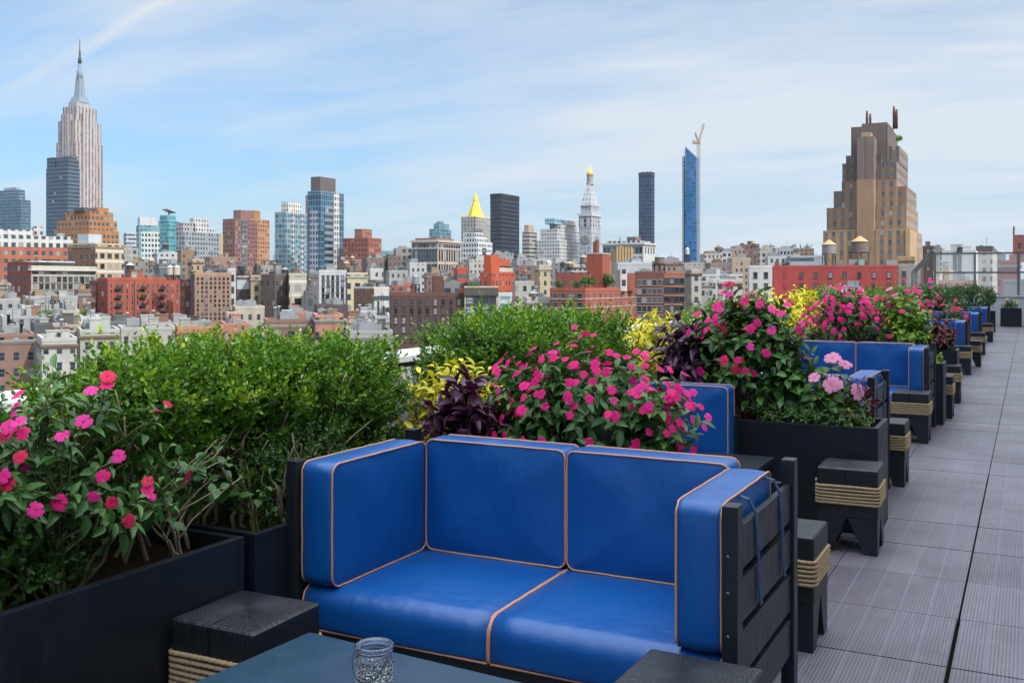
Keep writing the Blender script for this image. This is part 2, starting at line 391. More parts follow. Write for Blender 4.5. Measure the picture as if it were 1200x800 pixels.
# stool: one block, four tapered legs cut by a V on every side, six turns of rope
def rope_mesh(w, d, r, turns, z0, dz, fine=True):
    m = MB(); n = 12 if fine else 6
    for t in range(turns):
        lp = rrect(w+2*r*.6, d+2*r*.6, .022, 5 if fine else 2); per = 0; pts = []
        N = len(lp); step = .006 if fine else .05
        for i in range(N):
            a, b = lp[i], lp[(i+1) % N]; L = math.hypot(b[0]-a[0], b[1]-a[1]); k = max(1, round(L/step))
            for j in range(k): pts.append((a[0]+(b[0]-a[0])*j/k, a[1]+(b[1]-a[1])*j/k))
        P = len(pts); V = []; s = 0
        sag = [random.uniform(-.0025, .0025) for _ in range(4)]
        for i, (x, y) in enumerate(pts):
            x0, y0 = pts[i-1]; x1, y1 = pts[(i+1) % P]; tx, ty = x1-x0, y1-y0; L = math.hypot(tx, ty) or 1; tx, ty = tx/L, ty/L
            s += math.hypot(x-x0, y-y0) if i else 0
            zz = z0+t*dz+.004*i/P+sag[int(4*i/P) % 4]*math.sin(4*math.pi*i/P)
            for k in range(n):
                a = 2*math.pi*k/n
                q = r*(1+(.17*math.cos(3*(a-s*95)) if fine else 0))
                V.append((x+ty*q*math.cos(a), y-tx*q*math.cos(a), zz+q*math.sin(a)))
        F = [(i*n+k, ((i+1) % P)*n+k, ((i+1) % P)*n+(k+1) % n, i*n+(k+1) % n) for i in range(P) for k in range(n)]
        m.add(V, F, 0, True)
    if fine:   # knot
        m.lathe([(.001, -.012), (.010, -.006), (.012, 0), (.010, .007), (.001, .013)], 10, -w/2-.004, -d/2+.03)
        m.v[-50:] = [(x, y, z+z0+turns*dz+.006) for x, y, z in m.v[-50:]]
    return m.mesh('rope', M['rope'])
STOOL = {}
def stool(label, cx, cy, rz=0, h=.455, w=.315):
    key = 'a'
    if key not in STOOL:
        m = MB(); m.box(-w/2, w/2, -w/2, w/2, .185, h); blk = m.mesh('seat_block', M['stool']); bevel_mesh(blk, .014, 3)
        legs = []
        for sx in (-1, 1):
            for sy in (-1, 1):
                m = MB(); b = .072; q = w/2-.003
                X = sorted((sx*q, sx*(q-b))); Y = sorted((sy*q, sy*(q-b))); X2 = sorted((sx*q, sx*.004)); Y2 = sorted((sy*q, sy*.004))
                m.frustum((*X, *Y), (*X2, *Y2), 0, .188); me = m.mesh('leg', M['black_wood']); bevel_mesh(me, .005, 2); legs.append(me)
        rp = rope_mesh(w, w, .0074, 6, .264, .0178)
        # drying crack down two faces
        ck = MB(); ck.add([(-.012, -w/2-.001, .30), (-.006, -w/2-.001, .30), (-.006, -w/2-.001, h-.008), (-.012, -w/2-.001, h-.008), (-.0105, -w/2+.012, h+.0008), (-.0065, -w/2+.012, h+.0008), (-.0085, -.02, h+.0008)], [(0, 1, 2, 3), (3, 2, 5, 4), (4, 5, 6)])
        STOOL[key] = (blk, legs, rp, ck.mesh('drying_crack', M['underdeck']))
    blk, legs, rp, ck = STOOL[key]
    root = empty('wood_stool', (cx, cy, 0), rz)
    tag(root, label, 'stool', 'black rope bound wood stools')
    s = link('seat_block', blk, root); link('drying_crack', ck, s)
    for l in legs: link('leg', l, root)
    link('rope', rp, root)
    return root

def planter(label, x0, x1, y0, y1, h=.62, soil=True):
    root = empty('planter_box', ((x0+x1)/2, (y0+y1)/2, 0)); W, D = x1-x0, y1-y0; t = .028
    tag(root, label, 'planter', 'dark box planters')
    m = MB()
    m.box(-W/2, W/2, -D/2, -D/2+t, .004, h); m.box(-W/2, W/2, D/2-t, D/2, .004, h)
    m.box(-W/2, -W/2+t, -D/2+t, D/2-t, .004, h); m.box(W/2-t, W/2, -D/2+t, D/2-t, .004, h)
    me = m.mesh('box', M['planter']); bevel_mesh(me, .004, 2); link('box_wall', me, root)
    nx, ny = max(2, int(W/.08)), max(2, int(D/.08)); V, F = [], []
    for j in range(ny+1):
        for i in range(nx+1): V.append((-W/2+t+(W-2*t)*i/nx, -D/2+t+(D-2*t)*j/ny, h-.06+random.uniform(-.02, .02)))
    for j in range(ny):
        for i in range(nx): a = j*(nx+1)+i; F.append((a, a+1, a+nx+2, a+nx+1))
    m = MB(); m.add(V, F, 0, True); m.build('soil', M['soil'], root)
    return root

def build_furniture():
    # --- decking
    m = MB(); s = .61; g = .0034; x0, y0 = -.266-6*s, .442-6*s
    for i in range(-0, 13):
        for j in range(0, 70):
            X0 = x0+i*s; Y0 = y0+j*s
            wd = .0085 if Y0 < 4.2 else .005 if Y0 < 8 else .0034; gl = wd if i == 6 else g; gr = wd if i == 5 else g
            z = .001*math.sin(i*12.9+j*4.7)
            m.add([(X0+gl, Y0+g, z), (X0+s-gr, Y0+g, z), (X0+s-gr, Y0+s-g, z), (X0+gl, Y0+s-g, z),
                   (X0+gl, Y0+g, -.02), (X0+s-gr, Y0+g, -.02), (X0+s-gr, Y0+s-g, -.02), (X0+gl, Y0+s-g, -.02)],
                  [(0, 1, 2, 3), (4, 5, 1, 0), (5, 6, 2, 1), (6, 7, 3, 2), (7, 4, 0, 3)], 0)
    o = m.build('deck', M['deck']); tag(o, kind='structure')
    m = MB(); m.box(-3.62, 5, -4, 39.2, -.5, -.03); o = m.build('roof_slab', M['underdeck']); tag(o, kind='structure')
    # --- seating
    sofa('large blue two-seat sofa with tan piping facing the slate table with the jar', (-2.28, 2.70), 1.575)
    s1 = sofa('blue two-seat sofa facing the camera, first one beyond the charcoal flower planter', (-2.33, 10.15), 1.50)
    s2 = sofa('blue sofa turned away, its back against the open-fronted flower planter', (-.87, 7.50), 1.45, Hs=.85, D=.80, away=True)
    sofa('single armless blue seat standing left of the charcoal flower planter', (-2.24, 5.22), .69, D=.74, arms=(0, 0), cushions=1, detail=False)
    sofa('blue sofa turned away behind the low green planter with the fern', (-.90, 14.95), 1.45, D=.80, away=True)
    sofa('blue sofa facing the camera, second one back along the deck', (-2.40, 17.75), 1.53)
    sofa('blue sofa facing the camera, third one back along the deck', (-2.40, 22.70), 1.53)
    sofa('farthest blue sofa facing the camera, just before the end planters', (-2.40, 27.75), 1.53)
    # --- stools
    stool('rope bound black stool between the left planter and the slate table', -2.115, 2.325, .03, )
    stool('black stool with a radially cracked top before the right arm of the big sofa', -.765, 2.435, -.02)
    stool('rope bound black stool tucked behind the slatted arm of the big sofa', -.902, 4.16)
    stool('rope bound black stool in front of the flowering charcoal planter', -.868, 5.74, .02)
    stool('rope bound black stool half hidden past the right corner of the flower planter', -.935, 7.72)
    stool('rope bound black stool before the arm of the middle blue sofa', -.955, 9.86)
    stool('narrowly seen rope stool beside the tall lime plant box', -.875, 11.78)
    stool('rope bound stool standing before the planter with the low fern', -.885, 13.30)
    stool('rope stool before the arm of the second sofa back along the deck', -.965, 17.50)
    stool('rope stool just behind the second sofa back along the deck', -.885, 19.2)
    stool('rope stool before the arm of the third sofa back along the deck', -.93, 22.42)
    stool('farthest rope stool, before the last blue sofa', -.93, 27.42)
    # dark side table behind the big sofa
    root = empty('side_table', (-1.475, 5.50, 0)); tag(root, 'flat dark side table just behind the big blue sofa', 'table')
    m = MB(); m.box(-.20, .20, -.19, .19, .43, .468); m.build('table_top', M['black_wood'], root, bevel=.006)
    for sx in (-1, 1):
        for sy in (-1, 1):
            m = MB(); m.box(sx*.165-.022, sx*.165+.022, sy*.155-.022, sy*.155+.022, 0, .429); m.build('leg', M['black_wood'], root, bevel=.003)
    # foreground table
    root = empty('low_table', (-1.448, 1.745, 0), R(-3.4)); tag(root, 'low slate blue table carrying the glass jar', 'table')
    m = MB(); m.box(-.485, .485, -.58, .58, .378, .415); m.build('table_top', M['table'], root, bevel=.004)
    for sx in (-1, 1):
        for sy in (-1, 1):
            m = MB(); m.box(sx*.43-.03, sx*.43+.03, sy*.52-.03, sy*.52+.03, 0, .377); m.build('leg', M['table'], root, bevel=.003)
    m = MB(); m.box(-.44, .44, -.53, -.505, .30, .377); m.box(-.44, .44, .505, .53, .30, .377); m.box(-.44, -.415, -.5, .5, .30, .377); m.box(.415, .44, -.5, .5, .30, .377)
    m.build('apron', M['table'], root)
    # jar
    jr = empty('glass_jar', (-1.474, 2.085, .4155)); jr.scale = (1.15, 1.15, 1.08); tag(jr, 'dimpled clear glass jar lantern with wire handle on the slate table', 'jar')
    n = 64; prof = [(.030, 0), (.040, .003), (.0425, .010), (.0425, .078), (.040, .088), (.0355, .094), (.0355, .098), (.0425, .100), (.0435, .105), (.0425, .110), (.040, .112)]
    inn = [(.037, .110), (.033, .106), (.0325, .095), (.037, .086), (.0395, .078), (.0395, .012), (.036, .006), (.001, .005)]
    V = []; pr = [];
    for (r0, z0), (r1, z1) in zip(prof+inn, (prof+inn)[1:]):
        k = max(1, int(abs(z1-z0)/.0022)); pr += [(r0+(r1-r0)*i/k, z0+(z1-z0)*i/k) for i in range(k)]
    pr.append((prof+inn)[-1]); half = None
    for idx, (r, z) in enumerate(pr):
        for i in range(n):
            q = r
            if r > .041 and .010 < z < .080: 
                row = z/.0075; a = i/n*34+(.5 if int(row) % 2 else 0)
                q = r+.0016*max(0, math.sin(math.pi*(row % 1)))*abs(math.sin(math.pi*a))
            V.append((q*math.cos(2*math.pi*i/n), q*math.sin(2*math.pi*i/n), z))
    K = len(pr); F = [(k*n+i, k*n+(i+1) % n, (k+1)*n+(i+1) % n, (k+1)*n+i) for k in range(K-1) for i in range(n)]
    F += [tuple(range(n))[::-1], tuple((K-1)*n+i for i in range(n))]
    m = MB(); m.add(V, F, 0, True); m.build('jar_body', M['glassjar'], jr)
    m = MB(); m.tube([(.0395*math.cos(2*math.pi*i/40), .0395*math.sin(2*math.pi*i/40), .0965) for i in range(40)], .0011, 6, closed=True)
    m.tube([(.041*math.cos(a)*math.cos(.5)-.0*math.sin(a), -.012-.034*math.sin(a)*.9-.006, .0965-.062*math.sin(a)) if False else
            ((.044*math.cos(a)), -.043*math.sin(a)**.5 if math.sin(a) > 0 else 0, .0965-.06*math.sin(a)) for a in [math.pi*i/24 for i in range(25)]], .0011, 6)
    m.build('wire_handle', M['wire'], jr)
    # --- planters
    planter('long charcoal planter along the left edge in front of the table', -3.18, -2.285, .55, 2.50)
    planter('charcoal planter just left of the big blue sofa', -3.18, -2.27, 2.535, 4.35)
    planter('charcoal planter hidden behind the back of the big blue sofa', -2.25, -1.16, 3.60, 4.05)
    planter('charcoal planter with trailing green edge and magenta flowers, widest face in view', -2.25, -.765, 6.03, 6.50)
    planter('charcoal planter under the far green hedge', -3.18, -2.28, 4.40, 7.2)
    planter('charcoal planter under the yellow shrubs by the red building', -3.18, -2.36, 7.25, 15.0)
    planter('narrow charcoal planter with lime leaves behind the middle blue sofa', -2.3, -.77, 11.06, 11.5, .63)
    planter('charcoal planter with a low fern in front of the second turned away sofa', -2.3, -.78, 13.46, 13.95)
    planter('charcoal planter behind the second sofa back along the deck', -2.3, -1.0, 18.66, 19.05)
    planter('charcoal planter behind the third sofa back along the deck', -2.3, -1.0, 23.62, 24.05)
    planter('charcoal planter far along the parapet under the clipped hedges', -3.18, -2.45, 15.05, 37.0)
    planter('rightmost charcoal planter at the far end of the deck', -.83, -.19, 37.25, 37.7)
    planter('charcoal planter behind the last sofa, left of the end planter', -2.3, -.88, 33.2, 33.65)
    # --- parapet and glass screen
    m = MB(); m.box(-3.60, -3.32, -4, 38.2, -.03, .98); w = m.build('parapet_wall', M['white_paint'], bevel=.01); tag(w, 'white roof parapet running behind the hedges', 'wall')
    m = MB(); m.box(-3.64, -3.28, -4, 38.2, .981, 1.02); m.build('coping', M['white_paint'], w, bevel=.006)
    m = MB(); m.box(-3.3, 3.0, 38.3, 38.6, -.03, .98); w = m.build('parapet_wall', M['white_paint'], bevel=.01); tag(w, 'white parapet closing the far end of the deck', 'wall')
    m = MB(); m.box(-3.28, 3.0, 38.26, 38.64, .981, 1.03); m.build('coping', M['white_paint'], w, bevel=.006)
    root = empty('glass_screen', (0, 38.45, 1.03)); tag(root, 'clear glass wind screen in grey metal frames at the far end', 'screen')
    xs = [-2.95, -1.66, -.30, 1.1, 2.5]
    for x in xs:
        m = MB(); m.box(x-.035, x+.035, -.03, .03, 0, 1.52); m.build('post', M['metal'], root)
    for a, b in zip(xs, xs[1:]):
        for z in (.80, 1.47):
            m = MB(); m.box(a+.036, b-.036, -.022, .022, z-.028, z+.028); m.build('rail', M['metal'], root)
        for z0, z1 in ((.03, .77), (.83, 1.44)):
            m = MB(); m.box(a+.04, b-.04, -.006, .006, z0, z1); m.build('pane', M['screen'], root)
    # slanted glazed return on the left, leaning away over the parapet
    root = empty('slanted_glass_panel', (-3.45, 38.3, 1.03)); tag(root, 'slanted grey framed glass panel at the left of the far screen', 'screen')
    m = MB()
    prof = [(0, 0), (0, .82), (.6, 1.55)]
    for y in (-1.25, -.62, 0):
        m.tube([(-.12, y, 0), (-.12, y, .82), (.50, y, 1.55)], .03, 6, smooth=False)
    for x, z in ((-.12, .82), (.50, 1.55), (-.12, .03)): m.tube([(x, -1.25, z), (x, 0, z)], .028, 6, smooth=False)
    m.build('frame', M['metal'], root)
    m = MB(); m.box(-.126, -.114, -1.2, -.02, .06, .78)
    m.add([(-.10, -1.2, .86), (.46, -1.2, 1.51), (.46, -.02, 1.51), (-.10, -.02, .86), (-.10, -1.2, .872), (.46, -1.2, 1.522), (.46, -.02, 1.522), (-.10, -.02, .872)],
          [(0, 3, 2, 1), (4, 5, 6, 7), (0, 1, 5, 4), (1, 2, 6, 5), (2, 3, 7, 6), (3, 0, 4, 7)])
    m.build('pane', M['screen'], root)
    # --- unseen block added along the right side to keep the deck in shade
    m = MB(); H = 5.7; m.box(3.3, 8.5, -8, 44, -.03, H); w = m.build('shade_block', M['render']); tag(w, 'unseen pale block added along the right side to shade the deck', 'building')
    m = MB(); m.box(3.1, 8.7, -8.2, 44.2, H+.003, H+.25); m.build('roof_edge', M['metal'], w)
    for j in range(12):  # windows only dress the added shading block
        m = MB(); y = -6+j*4; m.box(3.27, 3.30, y, y+2.6, .1, 2.6); m.build('window', M['winglass'], w)
# ------------------------------------------------------------------ plants
HEX_V = np.array([(0, 0, 0), (.42, .38, .10), (.36, .78, .07), (0, 1, -.04), (-.36, .78, .07), (-.42, .38, .10)], float)   # x across, y along, z up
HEX_F = np.array([(0, 1, 2, 3), (0, 3, 4, 5)])
def _grid():
    V = []; ts = (0, .22, .5, .78, 1.0); ws = (.02, .36, .46, .27, .0)
    for t, w in zip(ts, ws):
        dz = .12*t-.38*t*t
        for x in (-1, 0, 1): V.append((x*w, t, dz+(.10*w/.46 if x else -.02)))
    F = []
    for r in range(4):
        for c in range(2): a = r*3+c; F.append((a, a+1, a+4, a+3))
    return np.array(V, float), np.array(F)
GRID_V, GRID_F = _grid()
def unit(a): return a/np.maximum(np.linalg.norm(a, axis=-1, keepdims=True), 1e-9)
def leaf_arrays(O, D, S, aspect=.5, tmpl='hex', roll=.5, up=None, seed=0):
    g = np.random.default_rng(seed); n = len(O); D = unit(np.asarray(D, float))
    U = np.tile((0, 0, 1.0), (n, 1)) if up is None else np.asarray(up, float)
    U = U+g.normal(0, roll, (n, 3)); N = unit(U-D*(U*D).sum(1, keepdims=True)); B = np.cross(D, N)
    TV, TF = (HEX_V, HEX_F) if tmpl == 'hex' else (GRID_V, GRID_F)
    S = np.broadcast_to(np.asarray(S, float), (n,))[:, None, None]
    V = O[:, None, :]+S*(TV[None, :, 0:1]*aspect/(2*abs(TV[:, 0]).max())*B[:, None, :]+TV[None, :, 1:2]*D[:, None, :]+TV[None, :, 2:3]*N[:, None, :])
    k = len(TV); F = TF[None]+(np.arange(n)*k)[:, None, None]
    return V.reshape(-1, 3), F.reshape(-1, 4), len(TF)
def leaf_mesh(name, O, D, S, m, rnd, **kw):
    V, F, k = leaf_arrays(O, D, S, **kw)
    return arr_mesh(name, V, F, m, np.repeat(rnd, k), smooth=kw.get('tmpl') == 'grid')
def curve(a, b, sag=.1, n=6, seed=None, jit=.03):
    g = random.Random(seed); a, b = Vector(a), Vector(b); pts = []
    L = (b-a).length
    for i in range(n+1):
        t = i/n; p = a.lerp(b, t)
        p.z += sag*L*math.sin(math.pi*t)
        if 0 < i < n: p += Vector((g.uniform(-1, 1), g.uniform(-1, 1), g.uniform(-1, 1)))*jit*L
        pts.append(p)
    return pts

def boxwood(label, x, y, z0, half, ztop, seed, shoots=520, leaf=.024, dark=False, group='clipped boxwood shrubs', zlow=None, stems=5, m=None, name='boxwood_shrub', bare=.0, cat='shrub'):
    """half=(hx, hy); crown from zlow to ztop, root at z0"""
    g = np.random.default_rng(seed); hx, hy = half; zl = z0+.12 if zlow is None else zlow
    hz = (ztop-zl)/2; zc = (ztop+zl)/2
    root = empty(name, (x, y, z0)); tag(root, label, cat, group)
    n = shoots
    d = unit(g.normal(0, 1, (n*3, 3))); p = 4.0
    sc = 1/np.power((np.abs(d)**p).sum(1), 1/p)
    lump = 1+.15*np.sin(d[:, 0]*7+seed)*np.sin(d[:, 1]*6+seed*2)+.11*np.sin(d[:, 2]*9+d[:, 0]*5+seed)
    sh = 1-np.abs(g.normal(0, .16, n*3)); q = d*(sc*lump*np.clip(sh, .3, 1.05))[:, None]
    keep = g.random(n*3) < np.where(q[:, 2] < -.15, 1-bare, 1.0)*np.where(q[:, 2] > .3, 1, .8)
    q, d = q[keep][:n], d[keep][:n]; n = len(q)
    P = q*np.array((hx, hy, hz))+np.array((0, 0, zc-z0))
    dirs = unit(d*np.array((1, 1, .6))+np.array((0, 0, .75))+g.normal(0, .35, (n, 3)))
    k = 12; ln = g.uniform(.055, .12, n)*leaf/.024
    top = q[:, 2] > .55
    ln = np.where(top & (g.random(n) < .25), ln*1.6, ln)
    t = np.linspace(.05, 1, k)
    O = P[:, None, :]+dirs[:, None, :]*(t[None, :, None]-.35)*ln[:, None, None]
    a = unit(np.cross(dirs, g.normal(0, 1, (n, 3)))); b = np.cross(dirs, a)
    ang = np.arange(k)*2.4; side = a[:, None, :]*np.cos(ang)[None, :, None]+b[:, None, :]*np.sin(ang)[None, :, None]
    LD = side*(1.05-.6*t)[None, :, None]+dirs[:, None, :]*(.35+.7*t)[None, :, None]+g.normal(0, .15, (n, k, 3))
    S = leaf*g.uniform(.5, 1.35, (n, k))*(1-.25*t)[None, :]
    # young outer shoots are paler; lit tops and shaded inside are also painted in
    young_lit = np.clip((np.abs(q).max(1)-.70)*1.5, 0, 1)*np.where(q[:, 2] > .1, 1, .3)
    rnd = np.clip(.05+.30*g.random((n, 1))+.2*g.random((n, k))+.30*young_lit[:, None]+(.42*t[None, :]-.15)*young_lit[:, None], 0, 1)
    me = leaf_mesh('foliage', O.reshape(-1, 3), LD.reshape(-1, 3), S.ravel(), m or M['boxdark' if dark else 'boxwood'], rnd.ravel(), aspect=.64, roll=.5, seed=seed, up=np.repeat(dirs, k, axis=0))
    link('foliage', me, root)
    mb = MB(); r = random.Random(seed)
    for i in range(stems):
        bx, by = r.uniform(-.2, .8)*hx, r.uniform(-.6, .6)*hy
        e = (r.uniform(.1, 1.0)*hx, r.uniform(-.85, .85)*hy, (zc-z0)+hz*r.uniform(.1, .7))
        pts = curve((bx, by, -.06), e, 0, 7, r.random(), .035); mb.tube(pts, [.009-.006*j/7 for j in range(8)], 6)
        for _ in range(2):
            j = r.randint(2, 5); q0 = pts[j]; e2 = q0+Vector((r.uniform(-.15, .15), r.uniform(-.15, .15), r.uniform(.10, .25)))
            mb.tube(curve(q0, e2, 0, 4, r.random(), .05), [.005, .0045, .004, .003, .002], 5)
    if stems: mb.build('stem', M['bark'], root)
    return root

FLOW = {}
def flower_mesh(kind, r, var):
    key = (kind, var)
    if key in FLOW: return FLOW[key]
    g = random.Random(hash((len(kind), var)) % 999+var); V, F = [], []
    for i in range(5):
        a = i*2*math.pi/5+g.uniform(-.12, .12); L = g.uniform(.9, 1.1)*(1.12 if i == 0 else 1); w = .74; zt = g.uniform(-.06, .14)
        pts = [(0, .04, .06), (-w*.45, .42, .13+zt*.4), (w*.45, .42, .13+zt*.4), (-w*.62, .80, .10+zt), (0, .74, .15+zt), (w*.62, .80, .10+zt), (-w*.30, 1.02, .02+zt), (w*.30, 1.02, .02+zt), (0, .93, .05+zt)]
        o = len(V); c, s = math.cos(a), math.sin(a)
        for x, y, z in pts:
            x, y = x*L, y*L; V.append(((x*c-y*s)*r, (x*s+y*c)*r, (z+.012*i)*r))
        F += [tuple(o+j for j in f) for f in ((0, 2, 4, 1), (1, 4, 6, 3), (4, 8, 6, 4)[:3], (2, 5, 7, 4), (4, 7, 8))]
    m = MB(); m.add(V, F, 0, True)
    m.lathe([(.02*r, .10*r), (.10*r, .16*r), (.05*r, .26*r)], 6, mi=1)
    FLOW[key] = m.mesh('flower', [M[kind], M['gold'] if kind == 'lightpink' else M['hotpink'] if kind == 'magenta' else M['magenta']]); return FLOW[key]
def flowers(root, pts, nrm, kinds, size, seed, single=True):
    r = random.Random(seed)
    if single:
        for p, n in zip(pts, nrm):
            kd = r.choice(kinds); o = link('flower', flower_mesh(kd, 1.0, r.randint(0, 2)), root)
            q = Vector(n).normalized().to_track_quat('Z', 'Y'); s = size*r.uniform(.75, 1.2)
            o.matrix_local = Matrix.Translation(p) @ q.to_matrix().to_4x4() @ Matrix.Rotation(r.uniform(0, 6.28), 4, 'Z') @ Matrix.Scale(s, 4)
    else:
        for kd in sorted(set(kinds)):
            m = MB()
            for p, n in zip(pts, nrm):
                if r.choice(kinds) != kd: continue
                q = Vector(n).normalized().to_track_quat('Z', 'Y').to_matrix(); s = size*r.uniform(.8, 1.2); a0 = r.random()*6
                base = flower_mesh(kd, 1.0, 0)
                V = [tuple(Vector(p)+q @ (v.co*s)) for v in base.vertices]; F = [tuple(f.vertices) for f in base.polygons]
                m.add(V, F, 0, True)
            if m.v: o = m.build('blossoms', M[kd], root); o['kind'] = 'stuff'

def tip_plant(label, base, rad, hgt, tips, leaf, mat, seed, name='flowering_plant', cat='plant', group=None, nleaf=7, aspect=.42,
              nflow=0, kinds=('magenta',), fsize=.024, single=True, stem='greenstem', low=.15, inner=.6, droop=.15, front=None, lean=(0, 0), upleaf=.0, facing=None):
    """branching stems from the base; each tip carries a whorl of leaves; dome shaped"""
    g = np.random.default_rng(seed); r = random.Random(seed)
    root = empty(name, base); tag(root, label, cat, group)
    d = unit(g.normal(0, 1, (tips*4, 3))); d = d[d[:, 2] > -.25][:tips]; n = len(d)
    rr = np.clip(1-np.abs(g.normal(0, .22, n)), inner, 1.04)*(1+.09*np.sin(d[:, 0]*6+seed)*np.cos(d[:, 1]*7))
    zc = hgt*(.42)
    P = np.stack([d[:, 0]*rad[0]*rr+lean[0]*np.clip(d[:, 2], 0, 1), d[:, 1]*rad[1]*rr+lean[1]*np.clip(d[:, 2], 0, 1), zc+d[:, 2]*np.where(d[:, 2] > 0, hgt-zc, zc-low*hgt)*rr], 1)
    out = unit(d*np.array((1, 1, .5))+np.array((0, 0, .55))+g.normal(0, .2, (n, 3)))
    a = unit(np.cross(out, g.normal(0, 1, (n, 3)))); b = np.cross(out, a)
    k = nleaf; ang = np.arange(k)*2.399; t = np.linspace(0, 1, k)
    side = a[:, None, :]*np.cos(ang)[None, :, None]+b[:, None, :]*np.sin(ang)[None, :, None]
    O = P[:, None, :]-out[:, None, :]*(leaf*1.3*(1-t))[None, :, None]+g.normal(0, leaf*.06, (n, k, 3))
    LD = side*(1.1-.55*t)[None, :, None]+out[:, None, :]*(.10+.55*t+upleaf)[None, :, None]-np.array((0, 0, droop))+g.normal(0, .14, (n, k, 3))
    S = leaf*g.uniform(.75, 1.2, (n, k))*(1-.35*t)[None, :]
    rnd = np.clip(.08+.35*g.random((n, 1))+.25*g.random((n, k))+.35*t[None, :]*g.random((n, 1)), 0, 1)
    me = leaf_mesh('foliage', O.reshape(-1, 3), LD.reshape(-1, 3), S.ravel(), mat, rnd.ravel(), aspect=aspect, tmpl='grid', roll=.25, seed=seed, up=np.repeat(out, k, axis=0)+np.array((0, 0, .5)))
    link('foliage', me, root)
    mb = MB(); ns = max(4, min(16, n//6)); hubs = []
    for i in range(ns):
        e = P[i*(n//ns)]*.62; e[2] = max(e[2], .08)
        pts = curve((e[0]*.15, e[1]*.15, -.05), tuple(e), .05, 6, r.random(), .04); rad0 = .005+.004*hgt
        mb.tube(pts, [rad0*(1-.5*j/6) for j in range(7)], 6); hubs.append(pts)
    for i in range(n):
        best = min((q for h in hubs for q in h[2:]), key=lambda q: (q.x-P[i, 0])**2+(q.y-P[i, 1])**2+1.4*(q.z-P[i, 2]+.08)**2)
        mb.tube(curve(best, P[i], .04, 4, r.random(), .04), [.0035, .003, .0027, .0025, .002], 5)
    mb.build('stem', M[stem], root)
    if nflow:
        extra = 0 if nflow < 90 else 110; nflow += extra; fp, fn = [], []
        w = d[:, 2]*.8+1+g.random(n)*1.6
        if facing is not None: w = w+1.4*(d @ np.array(facing))
        idx = np.argsort(-w)[:max(1, min(n, int(nflow/1.15)+1))]
        while len(fp) < nflow:
            i = idx[len(fp) % len(idx)]; jj = g.normal(0, leaf*.35, 3); nn = unit(out[i]*.6+d[i]*.5+np.array((-.05, -.55, .12))+g.normal(0, .3, 3))
            fp.append(tuple(P[i]+out[i]*leaf*.35+jj*(len(fp) >= len(idx))+nn*leaf*.25)); fn.append(tuple(nn))
        flowers(root, fp[:nflow-extra], fn[:nflow-extra], kinds, fsize, seed, single)
        if extra: flowers(root, fp[-extra:], fn[-extra:], kinds[:1], fsize*.85, seed, False)
    return root

